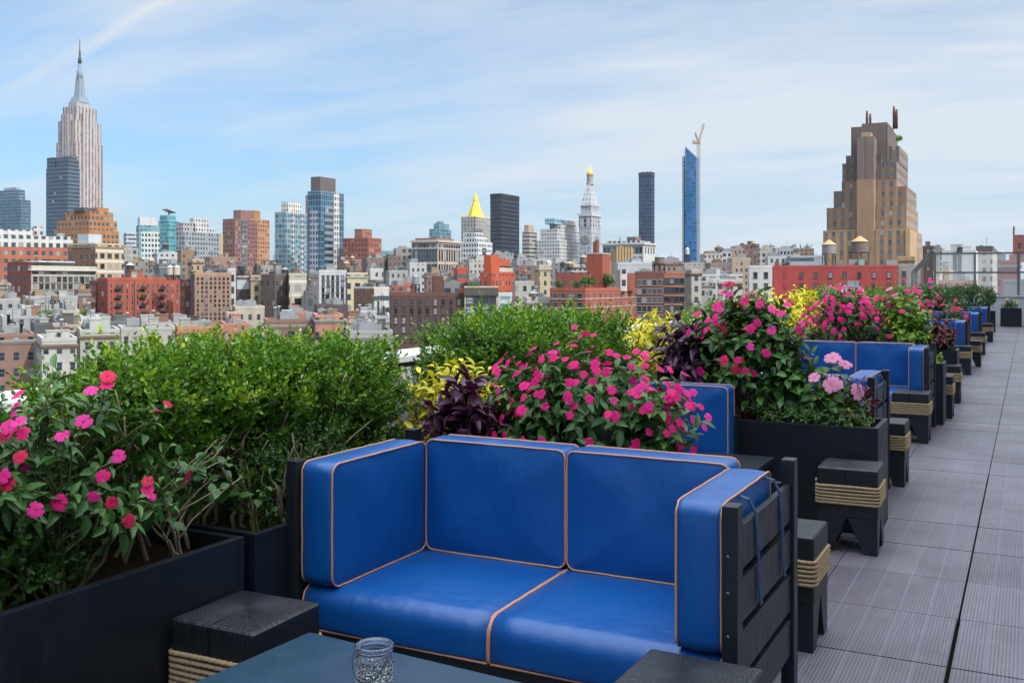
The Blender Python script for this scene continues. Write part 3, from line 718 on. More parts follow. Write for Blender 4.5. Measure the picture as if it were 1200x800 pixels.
def place(px, y, X=None, Y=None):
    """ground position of a planting spot seen at px with X or Y known"""
    r = (px-600)/FPX
    return None
def build_plants():
    hz = .57
    # hedge one: five shrubs in the two near planters
    spec = [(1.62, .96, 'dark', 'dark low boxwood shrub at the left edge behind the pink impatiens'),
            (2.36, 1.225, '', 'boxwood shrub with bare lower stems rising behind the near pink flowers'),
            (2.70, 1.265, '', 'boxwood shrub with forked pale stems above the planter joint'),
            (3.04, 1.25, '', 'tall bright boxwood shrub left of the big blue sofa'),
            (3.38, 1.245, '', 'dense boxwood shrub directly left of the sofa arm'),
            (3.64, 1.215, '', 'last boxwood of the near hedge, beside the gap showing white parapet')]
    for i, (y, zt, dk, lb) in enumerate(spec):
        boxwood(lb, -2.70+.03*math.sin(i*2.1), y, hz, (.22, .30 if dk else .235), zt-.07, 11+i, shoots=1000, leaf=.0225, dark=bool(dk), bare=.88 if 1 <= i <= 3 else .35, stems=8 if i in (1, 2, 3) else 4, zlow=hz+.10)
    spec = [(4.92, 1.22, 'first boxwood of the second hedge, beside the white parapet gap'), (5.18, 1.26, 'boxwood of the second hedge behind the yellow shrub'),
            (5.56, 1.25, 'boxwood of the second hedge above the magenta impatiens'), (5.92, 1.24, 'boxwood of the second hedge over the right of the impatiens'),
            (6.26, 1.23, 'last boxwood of the second hedge, left of the yellow leaves')]
    for i, (y, zt, lb) in enumerate(spec):
        boxwood(lb, -2.72, y, hz, (.32, .26), zt-.03, 31+i, shoots=900, leaf=.028, bare=.1, stems=3)
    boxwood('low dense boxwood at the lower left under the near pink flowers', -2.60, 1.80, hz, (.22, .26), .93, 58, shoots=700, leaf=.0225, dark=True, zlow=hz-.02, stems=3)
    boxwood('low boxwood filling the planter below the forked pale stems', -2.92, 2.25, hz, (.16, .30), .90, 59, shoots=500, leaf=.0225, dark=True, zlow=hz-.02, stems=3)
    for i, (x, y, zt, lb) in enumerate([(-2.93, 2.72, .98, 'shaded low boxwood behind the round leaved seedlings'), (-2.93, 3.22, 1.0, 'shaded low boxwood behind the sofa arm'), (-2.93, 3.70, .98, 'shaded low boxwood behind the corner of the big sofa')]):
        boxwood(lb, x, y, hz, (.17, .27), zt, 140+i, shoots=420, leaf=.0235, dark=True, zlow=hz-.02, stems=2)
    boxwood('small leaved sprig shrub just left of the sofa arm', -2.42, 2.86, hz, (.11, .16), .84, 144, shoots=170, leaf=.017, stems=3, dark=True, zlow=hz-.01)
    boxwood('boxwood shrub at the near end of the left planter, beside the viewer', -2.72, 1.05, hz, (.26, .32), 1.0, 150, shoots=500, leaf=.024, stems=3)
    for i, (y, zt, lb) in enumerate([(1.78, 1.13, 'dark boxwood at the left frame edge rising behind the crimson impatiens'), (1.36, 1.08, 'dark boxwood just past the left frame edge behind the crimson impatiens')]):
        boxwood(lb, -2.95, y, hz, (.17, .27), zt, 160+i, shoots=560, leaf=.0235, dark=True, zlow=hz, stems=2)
    # near-left impatiens
    tip_plant('tall near impatiens with scattered pink flowers leaning over the left planter', (-2.46, 1.93, hz), (.25, .42), .64, 120, .067, M['impleaf'], 51, 'impatiens_plant', 'plant', nleaf=7,
              nflow=34, kinds=('magenta', 'hotpink', 'red'), fsize=.0205, stem='greenstem', low=-.08, inner=.45, facing=(.9, -.2, .1))
    tip_plant('small crimson flowered impatiens against the left edge of the view', (-2.62, 1.58, hz), (.22, .28), .66, 44, .085, M['impleaf'], 52, 'impatiens_plant', 'plant', nflow=7, kinds=('red', 'magenta'), fsize=.026, stem='redstem')
    tip_plant('sparse leafy weeds with heart shaped leaves at the planter joint', (-2.42, 2.38, hz), (.17, .26), .40, 26, .055, M['impleaf'], 53, 'weed_plant', 'plant', nleaf=4, aspect=.75, stem='bark', inner=.3)
    tip_plant('small round leaved seedling clump in the planter beside the sofa', (-2.38, 2.66, hz), (.10, .14), .26, 10, .045, M['cover'], 54, 'weed_plant', 'plant', nleaf=4, aspect=.8)
    boxwood('low small leaved shrub between the planter rim and the sofa arm', -2.55, 3.02, hz, (.19, .24), .90, 60, shoots=300, leaf=.018, stems=3, dark=True)
    # planter behind the sofa
    tip_plant('yellow leaved shrub behind the purple leaved plant', (-2.33, 3.97, hz), (.28, .23), .55, 115, .08, M['yellow'], 61, 'yellow_shrub', 'shrub', nleaf=7, aspect=.45, inner=.55)
    tip_plant('purple leaved plant between yellow shrub and magenta impatiens', (-2.16, 3.70, hz), (.19, .18), .50, 42, .125, M['purple'], 62, 'purple_plant', 'plant', nleaf=7, aspect=.36, droop=.25, stem='redstem', upleaf=.1)
    tip_plant('broad magenta impatiens mound rising behind the big blue sofa', (-1.66, 3.86, hz), (.53, .28), .62, 210, .088, M['impleaf'], 63, 'impatiens_plant', 'plant', nleaf=7, nflow=98,
              kinds=('magenta', 'magenta', 'hotpink', 'magenta'), fsize=.0205, stem='greenstem', low=-.05, facing=(.30, -.45, .45))
    # planter two
    tip_plant('dark purple leaved plant left of the second magenta impatiens', (-1.93, 6.25, hz), (.23, .22), .78, 46, .15, M['purple'], 71, 'purple_plant', 'plant', nleaf=7, aspect=.36, droop=.25, stem='redstem')
    tip_plant('tall magenta impatiens over the charcoal flower planter', (-1.58, 6.28, hz), (.42, .24), .86, 170, .10, M['impleaf'], 72, 'impatiens_plant', 'plant', nleaf=7, aspect=.48, nflow=60,
              kinds=('magenta', 'magenta', 'red', 'hotpink'), fsize=.028, stem='redstem', low=.05, facing=(-.15, -.6, .3))
    tip_plant('broad green leaved plant with large pale pink blooms on the right of the flower planter', (-1.06, 6.22, hz), (.17, .17), .42, 22, .085, M['cover'], 73, 'begonia_plant', 'plant', nleaf=5, aspect=.7, nflow=7, kinds=('lightpink',), fsize=.042, facing=(.2, -.6, .3))
    tip_plant('dark glossy broad leaved plant low in the middle of the flower planter', (-1.33, 6.20, hz), (.24, .16), .46, 34, .12, M['impleaf'], 74, 'broadleaf_plant', 'plant', nleaf=6, aspect=.6, nflow=4, kinds=('magenta',), fsize=.028)
    tip_plant('trailing green ground cover with tiny yellow flowers along the planter rim', (-1.20, 6.12, .59), (.41, .10), .15, 110, .040, M['cover'], 75, 'trailing_plant', 'plant', nleaf=7, aspect=.4, nflow=6, kinds=('gold',), fsize=.011, low=-.5)
    tip_plant('small violet flower spikes at the right of the flower planter', (-.93, 6.22, .59), (.09, .10), .30, 18, .05, M['cover'], 76, 'salvia_plant', 'plant', nleaf=8, aspect=.35, nflow=14, kinds=('violet',), fsize=.011)
    tip_plant('small deep red leaved plant at the right corner of the flower planter', (-.90, 6.36, .59), (.09, .08), .26, 12, .09, M['redleaf'], 77, 'coleus_plant', 'plant', nleaf=6, aspect=.36)
    # yellow and green shrubs of the long row
    tip_plant('bright yellow shrub at the right end of the second hedge', (-2.50, 6.98, hz), (.26, .42), .72, 110, .08, M['yellow'], 81, 'yellow_shrub', 'shrub', inner=.6)
    tip_plant('lime green shrub behind the dark purple plant', (-2.66, 8.5, hz), (.30, .48), .68, 56, .075, M['limeleaf'], 82, 'lime_shrub', 'shrub')
    tip_plant('yellow shrub in front of the red painted wall, left clump', (-2.62, 11.2, hz), (.36, .85), .86, 130, .10, M['yellow'], 83, 'yellow_shrub', 'shrub', inner=.6)
    tip_plant('yellow green shrub in front of the red painted wall, right clump', (-2.62, 13.2, hz), (.36, .85), .86, 110, .10, M['yellow'], 84, 'yellow_shrub', 'shrub', inner=.6)
    boxwood('round green shrub between the two yellow clumps', -2.70, 9.9, hz, (.30, .62), 1.22, 85, shoots=380, leaf=.034, stems=2)
    boxwood('green hedge block behind the pink flowers of the middle sofa', -2.75, 15.4, hz, (.30, 1.0), 1.30, 86, shoots=420, leaf=.04, stems=0)
    # planter three
    tip_plant('wide pink impatiens bank behind the middle blue sofa', (-1.75, 11.28, hz), (.50, .26), .80, 110, .085, M['impleaf'], 91, 'impatiens_plant', 'plant', nflow=100, kinds=('magenta', 'hotpink', 'magenta'), fsize=.03, single=True, low=0, facing=(0, -.7, .3), stem='redstem')
    tip_plant('tall leafy lime green plant behind the right half of the middle sofa', (-1.15, 11.30, hz), (.30, .24), .84, 80, .095, M['limeleaf'], 92, 'lime_plant', 'plant', nleaf=6, aspect=.62, nflow=5, kinds=('magenta', 'lightpink'), fsize=.035)
    tip_plant('lime leaves poking over the narrow planter box', (-.86, 11.2, .60), (.08, .10), .16, 12, .06, M['limeleaf'], 93, 'lime_plant', 'plant', nleaf=6, aspect=.5)
    tip_plant('dark red coleus beside the tall lime plant', (-.98, 13.6, hz), (.22, .2), .48, 40, .10, M['redleaf'], 94, 'coleus_plant', 'plant', nleaf=7, aspect=.5)
    tip_plant('feathery green fern over the low planter before the turned away sofa', (-.98, 13.62, .60), (.18, .14), .24, 60, .07, M['cover'], 95, 'fern_plant', 'plant', nleaf=9, aspect=.22)
    tip_plant('magenta and red flowering plant in the planter before the second turned away sofa', (-1.45, 13.7, hz), (.36, .22), .86, 70, .09, M['impleaf'], 96, 'impatiens_plant', 'plant', nflow=60, kinds=('magenta', 'red'), fsize=.032, stem='redstem')
    tip_plant('yellow and green variegated plant left of the red flowering plant', (-1.95, 13.7, hz), (.26, .22), .80, 50, .09, M['limeleaf'], 97, 'lime_plant', 'plant')
    # far planters
    tip_plant('pink flowered plant behind the second sofa back', (-1.75, 18.85, hz), (.36, .2), .78, 60, .10, M['impleaf'], 98, 'impatiens_plant', 'plant', nflow=50, kinds=('hotpink', 'magenta'), fsize=.038, single=False)
    tip_plant('dark green plant with crimson blooms behind the second sofa back', (-1.20, 18.85, hz), (.30, .2), .50, 44, .10, M['impleaf'], 99, 'impatiens_plant', 'plant', nflow=22, kinds=('red',), fsize=.042, single=False)
    tip_plant('dark leafy plant with red blooms behind the third sofa back', (-1.6, 23.85, hz), (.55, .2), .60, 60, .12, M['impleaf'], 100, 'impatiens_plant', 'plant', nflow=20, kinds=('red', 'hotpink'), fsize=.045, single=False)
    tip_plant('bushy green plant before the far clipped hedge', (-1.95, 23.8, hz), (.5, .3), .85, 60, .13, M['impleaf'], 101, 'leafy_plant', 'plant', nflow=8, kinds=('hotpink',), fsize=.04, single=False)
    for i, (x, y, hx, hy, zt, lb) in enumerate([(-2.8, 19.5, .35, 2.0, 1.22, 'first far clipped boxwood, nearest along the parapet'), (-2.8, 25.0, .35, 2.2, 1.24, 'middle far clipped boxwood along the parapet'),
                                                (-2.3, 31.6, .50, 1.4, 1.26, 'far clipped boxwood block left of the end planters'), (-1.55, 33.45, .62, .5, 1.24, 'farthest clipped boxwood block beside the white parapet')]):
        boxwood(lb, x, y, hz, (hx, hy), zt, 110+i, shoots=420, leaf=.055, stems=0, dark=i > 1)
    tip_plant('small mixed plant in the rightmost end planter', (-.52, 37.45, .58), (.28, .18), .30, 30, .13, M['impleaf'], 120, 'leafy_plant', 'plant', nflow=8, kinds=('gold',), fsize=.035, single=False)
# ------------------------------------------------------------------ city
def wallnodes(nt):
    """wall colour = object colour, weathered"""
    oi = nd(nt, 'ShaderNodeObjectInfo'); tc = nd(nt, 'ShaderNodeTexCoord')
    n1 = noise(nt, tc.outputs['Object'], .09, 4, .6); n2 = noise(nt, mapping(nt, tc.outputs['Object'], (1, 1, .25)), .5, 3, .6)
    f = mth(nt, 'ADD', mth(nt, 'MULTIPLY', n1, .30), mth(nt, 'ADD', mth(nt, 'MULTIPLY', n2, .44), .36))
    cc = nd(nt, 'ShaderNodeVectorMath', operation='SCALE'); nt.links.new(oi.outputs['Color'], cc.inputs[0]); nt.links.new(f, cc.inputs['Scale'])
    return oi, tc, cc.outputs[0]
def facade(name, sx=3.2, sz=3.4, wx=.42, wz=.5, win=(.025, .032, .042), wrough=.12, lit=.22, blind=(.30, .31, .30), rough=.85, roof=(.20, .19, .19), ox=0., oz=.0, band=0, bandcol=(.5, .5, .48), spec=.5, winvar=1.0, skip=0, frame=0, spandrel=0):
    m, nt, b = new_mat(name); oi, tc, wall = wallnodes(nt)
    sp = nd(nt, 'ShaderNodeSeparateXYZ'); nt.links.new(tc.outputs['Object'], sp.inputs[0])
    sn = nd(nt, 'ShaderNodeSeparateXYZ'); nt.links.new(tc.outputs['Normal'], sn.inputs[0])
    side = mth(nt, 'GREATER_THAN', mth(nt, 'ABSOLUTE', sn.outputs[0]), .5); up = mth(nt, 'GREATER_THAN', mth(nt, 'ABSOLUTE', sn.outputs[2]), .6)
    u = mth(nt, 'ADD', mth(nt, 'DIVIDE', mixf(nt, side, sp.outputs[0], sp.outputs[1]), sx), 500.5+ox)
    v = mth(nt, 'ADD', mth(nt, 'DIVIDE', sp.outputs[2], sz), 100+oz)
    fu = mth(nt, 'ABSOLUTE', mth(nt, 'SUBTRACT', mth(nt, 'FRACT', u), .5)); fv = mth(nt, 'ABSOLUTE', mth(nt, 'SUBTRACT', mth(nt, 'FRACT', v), .5))
    mask = mth(nt, 'MULTIPLY', mth(nt, 'LESS_THAN', fu, wx/2), mth(nt, 'LESS_THAN', fv, wz/2))
    mask = mth(nt, 'MULTIPLY', mask, mth(nt, 'SUBTRACT', 1.0, up))
    cid = nd(nt, 'ShaderNodeCombineXYZ'); nt.links.new(mth(nt, 'FLOOR', u), cid.inputs[0]); nt.links.new(mth(nt, 'FLOOR', v), cid.inputs[1])
    nt.links.new(mth(nt, 'ADD', mth(nt, 'MULTIPLY', oi.outputs['Random'], 97), mth(nt, 'MULTIPLY', side, 7)), cid.inputs[2])
    wn = nd(nt, 'ShaderNodeTexWhiteNoise'); nt.links.new(cid.outputs[0], wn.inputs[0])
    if skip: mask = mth(nt, 'MULTIPLY', mask, mth(nt, 'GREATER_THAN', wn.outputs[0], skip))
    sepc = nd(nt, 'ShaderNodeSeparateColor'); nt.links.new(wn.outputs['Color'], sepc.inputs[0])
    wcol = mixc(nt, sepc.outputs[0], tuple(x*.6 for x in win), tuple(min(1, x*(1+.9*winvar)) for x in win))
    wcol = mixc(nt, mth(nt, 'MULTIPLY', mth(nt, 'GREATER_THAN', sepc.outputs[1], 1-lit), .8), wcol, blind)
    if frame:
        inner = mth(nt, 'MULTIPLY', mth(nt, 'LESS_THAN', fu, wx/2*.80), mth(nt, 'MULTIPLY', mth(nt, 'LESS_THAN', fv, wz/2*.86), mth(nt, 'GREATER_THAN', fv, .018)))
        wcol = mixc(nt, inner, (frame, frame, frame*.97), wcol)
    base = wall
    if spandrel:
        base = mixc(nt, mth(nt, 'MULTIPLY', mth(nt, 'LESS_THAN', fu, wx/2*1.15), mth(nt, 'SUBTRACT', 1.0, up)), base, spandrel)
    if band:
        bm = mth(nt, 'MULTIPLY', mth(nt, 'GREATER_THAN', fv, .5-band/2), mth(nt, 'SUBTRACT', 1.0, up)); base = mixc(nt, bm, base, bandcol)
    base = mixc(nt, mth(nt, 'MULTIPLY', up, mth(nt, 'GREATER_THAN', sn.outputs[2], 0)), base, mixc(nt, oi.outputs['Random'], tuple(x*.35 for x in roof), tuple(x*1.25 for x in roof)))
    nt.links.new(mixc(nt, mask, base, wcol), b.inputs['Base Color'])
    nt.links.new(mixf(nt, mask, rough, wrough), b.inputs['Roughness']); b.inputs['Specular IOR Level'].default_value = spec
    bump(nt, b, mth(nt, 'SUBTRACT', 1.0, mask), .6, .25)
    M[name] = m; return m
def city_materials():
    m, nt, b = new_mat('city_wall'); oi, tc, wall = wallnodes(nt); nt.links.new(wall, b.inputs['Base Color']); b.inputs['Roughness'].default_value = .85
    M['wall'] = m
    m, nt, b = new_mat('city_window_glass'); oi = nd(nt, 'ShaderNodeObjectInfo')
    rp = nd(nt, 'ShaderNodeValToRGB'); rp.color_ramp.interpolation = 'CONSTANT'; e = rp.color_ramp.elements
    e[0].color = (.014, .018, .024, 1); e[1].color = (.24, .26, .28, 1); e[1].position = .84; k = e.new(.35); k.color = (.04, .055, .07, 1); k = e.new(.62); k.color = (.07, .09, .11, 1)
    nt.links.new(oi.outputs['Random'], rp.inputs[0]); nt.links.new(rp.outputs[0], b.inputs['Base Color']); b.inputs['Roughness'].default_value = .08
    M['winglass'] = m
    M['winframe'] = plain('window_frame_paint', (.20, .17, .155), .6, .3, var=.1)
    M['darkframe'] = plain('dark_window_frame', (.06, .06, .065), .6, .3, var=.1)
    M['tankwood'] = plain('tank_staves', (.155, .125, .10), .85, .2, var=.4, nscale=3, stretch=(3, 3, .3))
    M['tankpale'] = plain('tank_pale', (.42, .36, .30), .8, .2, var=.2, nscale=2)
    M['tankroof'] = plain('tank_roof', (.40, .27, .14), .8, .2, var=.2)
    M['steel'] = plain('black_steelwork', (.03, .03, .033), .6, .4, var=.2)
    M['hvac'] = plain('galvanised_plant', (.22, .23, .245), .5, .5, metal=.25, var=.25, nscale=.6)
    M['gold'+'roof'] = plain('gilded_roof', (.80, .50, .055), .38, .5, metal=.45, var=.12, nscale=.2)
    M['asphalt'] = plain('city_asphalt', (.05, .05, .052), .9, .2, var=.3, nscale=.02)
    M['ductwhite'] = plain('white_roof_coating', (.48, .48, .465), .8, .2, var=.15, nscale=.3)
    M['teal'] = plain('green_copper', (.16, .32, .27), .7, .3, var=.2, nscale=.3)
    facade('flats', 2.5, 3.1, .46, .54, skip=.04, frame=.14, lit=.16)
    facade('flats_dense', 2.5, 3.1, .46, .50)
    facade('loft', 3.1, 3.7, .60, .55, lit=.2, skip=.03, frame=.14)
    facade('loft_band', 3.4, 4.0, .60, .50, band=.16)
    facade('office', 2.2, 3.6, .60, .58, lit=.1, win=(.03, .04, .055))
    facade('strip', 5.0, 3.4, 1.1, .40, lit=.15, win=(.035, .05, .06))
    facade('few', 2.2, 3.0, .42, .52, skip=.12, frame=.13, lit=.15)
    facade('glassblue', 2.0, 3.6, .88, .84, win=(.018, .060, .105), wrough=.08, lit=.06, blind=(.10, .18, .24), spec=.9, rough=.5, winvar=.7)
    facade('glassbright', 2.6, 4.2, .93, .90, win=(.018, .135, .33), wrough=.10, lit=.05, blind=(.05, .2, .4), spec=.8, rough=.4, winvar=.35)
    facade('glassteal', 2.6, 3.3, .82, .74, win=(.05, .135, .165), wrough=.09, lit=.12, blind=(.2, .3, .33), spec=.9, rough=.5)
    facade('glassdark', 1.7, 3.7, .82, .72, win=(.012, .016, .026), wrough=.10, lit=.03, blind=(.05, .06, .08), spec=.6, rough=.4, winvar=.5)
    facade('glassnavy', 1.9, 4.0, .86, .86, win=(.016, .024, .055), wrough=.08, lit=.16, blind=(.035, .05, .11), spec=.8, rough=.4)
    facade('slate', 3.0, 3.9, 1.1, .52, win=(.022, .035, .05), wrough=.10, lit=.03, spec=.8, rough=.5, winvar=.4)
    facade('piers', 5.9, 3.8, .44, .84, win=(.080, .050, .055), wrough=.5, lit=.2, blind=(.2, .18, .18), skip=0)
    facade('piers_grey', 3.4, 3.6, .36, .66, win=(.05, .052, .06), wrough=.3, lit=.2)
    facade('metlife', 2.9, 4.2, .38, .5, win=(.13, .135, .145), wrough=.3, lit=.2)

ZG = -42.0
def wcol(o, c): o.color = (*c, 1)
def bframe(x0, xc, x1, d, depth=None, beta=12, dmax=50):
    """footprint from what the photo shows of it: left face x0..xc, right face xc..x1. Most stand on the street grid,
    which is the deck's own; where that would give an absurd depth the block is turned."""
    C = at(xc, d); sl, sr = xc-x0, x1-xc; alpha = math.atan((xc-600)/FPX)
    def reach(u, px):
        r = (px-600)/FPX; Cf, Cr = C.dot(FW), C.dot(RT); uf, ur = u.dot(FW), u.dot(RT); den = ur-r*uf
        return (r*Cf-Cr)/den if abs(den) > 1e-6 else 1e9
    EX, EY = Vector((1, 0, 0)), Vector((0, 1, 0))
    if beta != 12 or (alpha > R(9) and sl > sr):
        W, D = reach(-EX, x0), reach(EY, x1)
        if 4 <= D: D = min(D, 60)
        D = depth or max(D, 5)
        return C-EX*W/2+EY*D/2, 0.0, W, D
    if sl > 7:
        W, D = reach(EY, x1), reach(-EX, x0)
        if 0 < W < 85 and 3 <= D <= 75: return C+EY*W/2-EX*D/2, math.pi/2, W, D
    T = depth or 15
    g = math.asin(min(.8, max(.004, sl*d/FPX/T)))
    rz = YAW-(alpha-g); U = Vector((math.cos(rz), math.sin(rz), 0)); V = Vector((-U.y, U.x, 0))
    W = reach(U, x1); return C+U*W/2+V*T/2, rz, abs(W), T
class B: pass
USED = []
def bld(label, x0, xc, x1, y, d, mat, col, name='apartment_building', depth=None, beta=12, parapet=.5, parapetcol=None, cat='building', group=None, dmax=45, roofstuff=0, side=None):
    O, rz, W, D = bframe(x0, xc, x1, d, depth, beta, dmax); H = zpx(y, d)-ZG
    m = MB(); m.box(-W/2, W/2, -D/2, D/2, 0, H)
    o = m.build(name, M[mat], None, (O.x, O.y, ZG), rz); wcol(o, col); tag(o, label, cat, group)
    b = B(); b.o, b.W, b.D, b.H, b.d, b.rz, b.col, b.O = o, W, D, H, d, rz, col, O
    if parapet:
        t = .35+d*.0004; pc = parapetcol or tuple(min(1, c*1.08+.01) for c in col); e = .06; m = MB(); h = parapet+.2
        m.box(-W/2-e, W/2+e, -D/2-e, -D/2+t, H-.2, H+h-.2); m.box(-W/2-e, W/2+e, D/2-t, D/2+e, H-.2, H+h-.2)
        m.box(-W/2-e, -W/2+t, -D/2+t, D/2-t, H-.2, H+h-.2); m.box(W/2-t, W/2+e, -D/2+t, D/2-t, H-.2, H+h-.2)
        p = m.build('parapet', M['wall'], o); wcol(p, pc)
        if d < 430 and mat in ('loft', 'flats', 'few', 'loft_band') and int(x0*7+d) % 3:
            m = MB(); m.box(-W/2-.32, W/2+.32, -D/2-.32, D/2+.32, H-1.15, H-.75); m.box(-W/2-.16, W/2+.16, -D/2-.16, D/2+.16, H-1.5, H-1.151)
            p = m.build('cornice', M['wall'], o); wcol(p, random.Random(int(x0*3+d)).choice([(.46, .43, .38), tuple(c*.7 for c in col), (.20, .13, .10), (.30, .29, .27)]))
    if roofstuff:
        r = random.Random(int(x0*13+d*7+y))
        for i in range(roofstuff):
            w, dd, h = r.uniform(.9, 3.0)*(1+d/900), r.uniform(1., 3)*(1+d/900), r.uniform(.7, 2.2)*(1+d/1200)
            w, dd = min(w, W*.42), min(dd, D*.4)
            cx, cy = r.uniform(-W/2+w/2+.6, W/2-w/2-.6) if W > w+1.4 else 0, r.uniform(-D/2+dd/2+.6, D/2-dd/2-.6) if D > dd+1.4 else 0
            m = MB(); kind = r.random()
            if kind < .40:
                m.box(cx-w/2, cx+w/2, cy-dd/2, cy+dd/2, H+.001, H+h); m.box(cx-w/2-.12, cx+w/2+.12, cy-dd/2-.12, cy+dd/2+.12, H+h, H+h+.18); nm = 'stair_bulkhead'
                mt, c = M['wall'], r.choice([col, (.36, .35, .33), (.24, .12, .085), (.46, .45, .43), (.20, .19, .18), (.10, .085, .08), (.33, .24, .16)])
            elif kind < .72:
                m.box(cx-w/2, cx+w/2, cy-dd/2, cy+dd/2, H+.35, H+.35+h*.7)
                for sx in (-.4, .4): m.box(cx+sx*w-.1, cx+sx*w+.1, cy-dd/2+.1, cy+dd/2-.1, H+.001, H+.349)
                m.lathe([(w*.22, H+.35+h*.7), (w*.22, H+.6+h*.7)], 10, cx, cy); nm = 'air_handler'; mt, c = M['hvac'], (1, 1, 1)
            elif kind < .9:
                for q in range(6): m.box(cx-w/2+w*q/5-.04, cx-w/2+w*q/5+.04, cy-dd/2-.04, cy-dd/2+.04, H+.001, H+1.15)
                for zz in (.6, 1.1): m.box(cx-w/2, cx+w/2, cy-dd/2-.035, cy-dd/2+.035, H+zz, H+zz+.06)
                m.box(cx-.05, cx+.05, cy-.05, cy+.05, H+.001, H+h*2.6); m.box(cx-.9, cx+.9, cy-.03, cy+.03, H+h*2.2, H+h*2.2+.06); nm = 'roof_railing'; mt, c = M['steel'], (1, 1, 1)
            else:
                m.lathe([(.28, H), (.28, H+h*1.5), (.40, H+h*1.5), (.40, H+h*1.5+.25)], 8, cx, cy); nm = 'vent_pipe'; mt, c = M[r.choice(['hvac', 'ductwhite', 'steel'])], (1, 1, 1)
            p = m.build(nm, mt, o); wcol(p, c)
    return b
def bpart(b, name, fx0, fx1, fy0, fy1, z0, z1, mat='wall', col=None, px=False, proud=0):
    """box part; fx, fy fractions 0..1 over the footprint; z over the base, or px rows"""
    if px: z0, z1 = sorted((zpx(z0, b.d)-ZG, zpx(z1, b.d)-ZG))
    m = MB(); m.box((fx0-.5)*b.W-proud, (fx1-.5)*b.W+proud, (fy0-.5)*b.D-proud, (fy1-.5)*b.D+proud, z0, z1)
    p = m.build(name, M[mat], b.o); wcol(p, col or b.col); return p
def bpx(b, name, x0, xc, x1, yt, yb, d, mat='wall', col=None, depth=None):
    """grid aligned part of building b, from its own corner distance"""
    O, rz, W, D = bframe(x0, xc, x1, d, depth); m = MB(); m.box(-W/2, W/2, -D/2, D/2, zpx(yb, d), zpx(yt, d))
    T = (Matrix.Translation((b.O.x, b.O.y, ZG)) @ Matrix.Rotation(b.rz, 4, 'Z')).inverted() @ Matrix.Translation(O) @ Matrix.Rotation(rz, 4, 'Z')
    me = m.mesh(name, M[mat]); o = link(name, me, b.o); o.matrix_local = T; wcol(o, col or b.col); return o
WINM = {}
def windows(b, face, cols, ytop, ybot, rows, w, h, frame='winframe', margin=.04, lintel=True, arch=False, lo=None, hi=None, dark=False, skip=()):
    """each window its own part: frame, sunk glass, sill"""
    key = (round(w, 2), round(h, 2), frame, arch)
    if key not in WINM:
        m = MB(); f = min(.10, w*.09); e = .10
        for x0, x1, z0, z1 in ((-w/2, -w/2+f, 0, h), (w/2-f, w/2, 0, h), (-w/2+f, w/2-f, 0, f), (-w/2+f, w/2-f, h-f, h), (-w/2+f, w/2-f, h/2-f*.4, h/2+f*.4)):
            m.box(x0, x1, -e, .05, z0, z1, 0)
        m.box(-w/2+f, w/2-f, -.015, .05, f, h/2-f*.4, 1); m.box(-w/2+f, w/2-f, -.03, .05, h/2+f*.4, h-f, 1)
        if h > 1.15:
            m.box(-w/2-.12, w/2+.12, -.20, .05, -.15, -.005, 0)
            m.box(-w/2-.10, w/2+.10, -.13, .05, h+.005, h+.16, 0)
        WINM[key] = m.mesh('window', [M[frame], M['winglass']])
    me = WINM[key]; L = b.W if face in 'fb' else b.D; n = 0
    zt, zb = zpx(ytop, b.d)-ZG, zpx(ybot, b.d)-ZG; lo = margin if lo is None else lo; hi = 1-margin if hi is None else hi
    for r in range(rows):
        z = zt-(zt-zb)*(r+.5)/rows-h/2
        for c in range(cols):
            if (r, c) in skip: continue
            s = (lo+(hi-lo)*(c+.5)/cols-.5)*L
            if face == 'f': loc, rz = (s, -b.D/2, z), 0
            elif face == 'l': loc, rz = (-b.W/2, -s, z), -math.pi/2
            else: loc, rz = (b.W/2, s, z), math.pi/2
            link('window', me, b.o, loc, rz); n += 1
    return n
def water_tower(label, px, ytop, ytank, ybase, d, wpx, tank='tankwood', cone='tankroof', group='rooftop water tanks', legs=True, flat=False):
    """ytop cone tip, ytank bottom of the barrel, ybase foot of the legs"""
    p = at(px, d); k = d/FPX; zb = zpx(ybase, d); rr = wpx*k/2; zt0, z2 = zpx(ytank, d)-zb, zpx(ytop, d)-zb
    root = empty('water_tower', (p.x, p.y, zb), random.uniform(0, 1.5)); tag(root, label, 'water tower', group)
    zc = z2-(0 if flat else rr*.75)
    m = MB(); n = 20; prof = [(rr, zt0)]
    for i in range(5): 
        z = zt0+(zc-zt0)*(i+.5)/5; prof += [(rr, z-.05), (rr*1.015, z-.05), (rr*1.015, z+.05), (rr, z+.05)]
    prof.append((rr*.97, zc)); m.lathe(prof, n, smooth=False); m.build('tank', M[tank], root)
    m = MB(); m.lathe([(rr*1.10, zc), (rr*1.10, zc+.08), (rr*.1, z2)] if not flat else [(rr*1.02, zc), (rr*1.02, zc+.15)], n, smooth=False); m.build('roof_cone', M[cone], root)
    if legs and zt0 > .3:
        m = MB(); q = rr*.75
        m.box(-rr, rr, -q-.1, -q+.1, zt0-.25, zt0-.01); m.box(-rr, rr, q-.1, q+.1, zt0-.25, zt0-.01)
        for sx in (-1, 1):
            m.tube([(sx*q, -q, 0), (sx*q, q, zt0-.26)], .06, 4); m.tube([(-q, sx*q, 0), (q, sx*q, zt0-.26)], .06, 4)
        m.build('brace', M['steel'], root)
        for sx in (-1, 1):
            for sy in (-1, 1):
                m = MB(); m.box(sx*q-.11, sx*q+.11, sy*q-.11, sy*q+.11, 0, zt0-.26); m.build('leg', M['steel'], root)
    return root
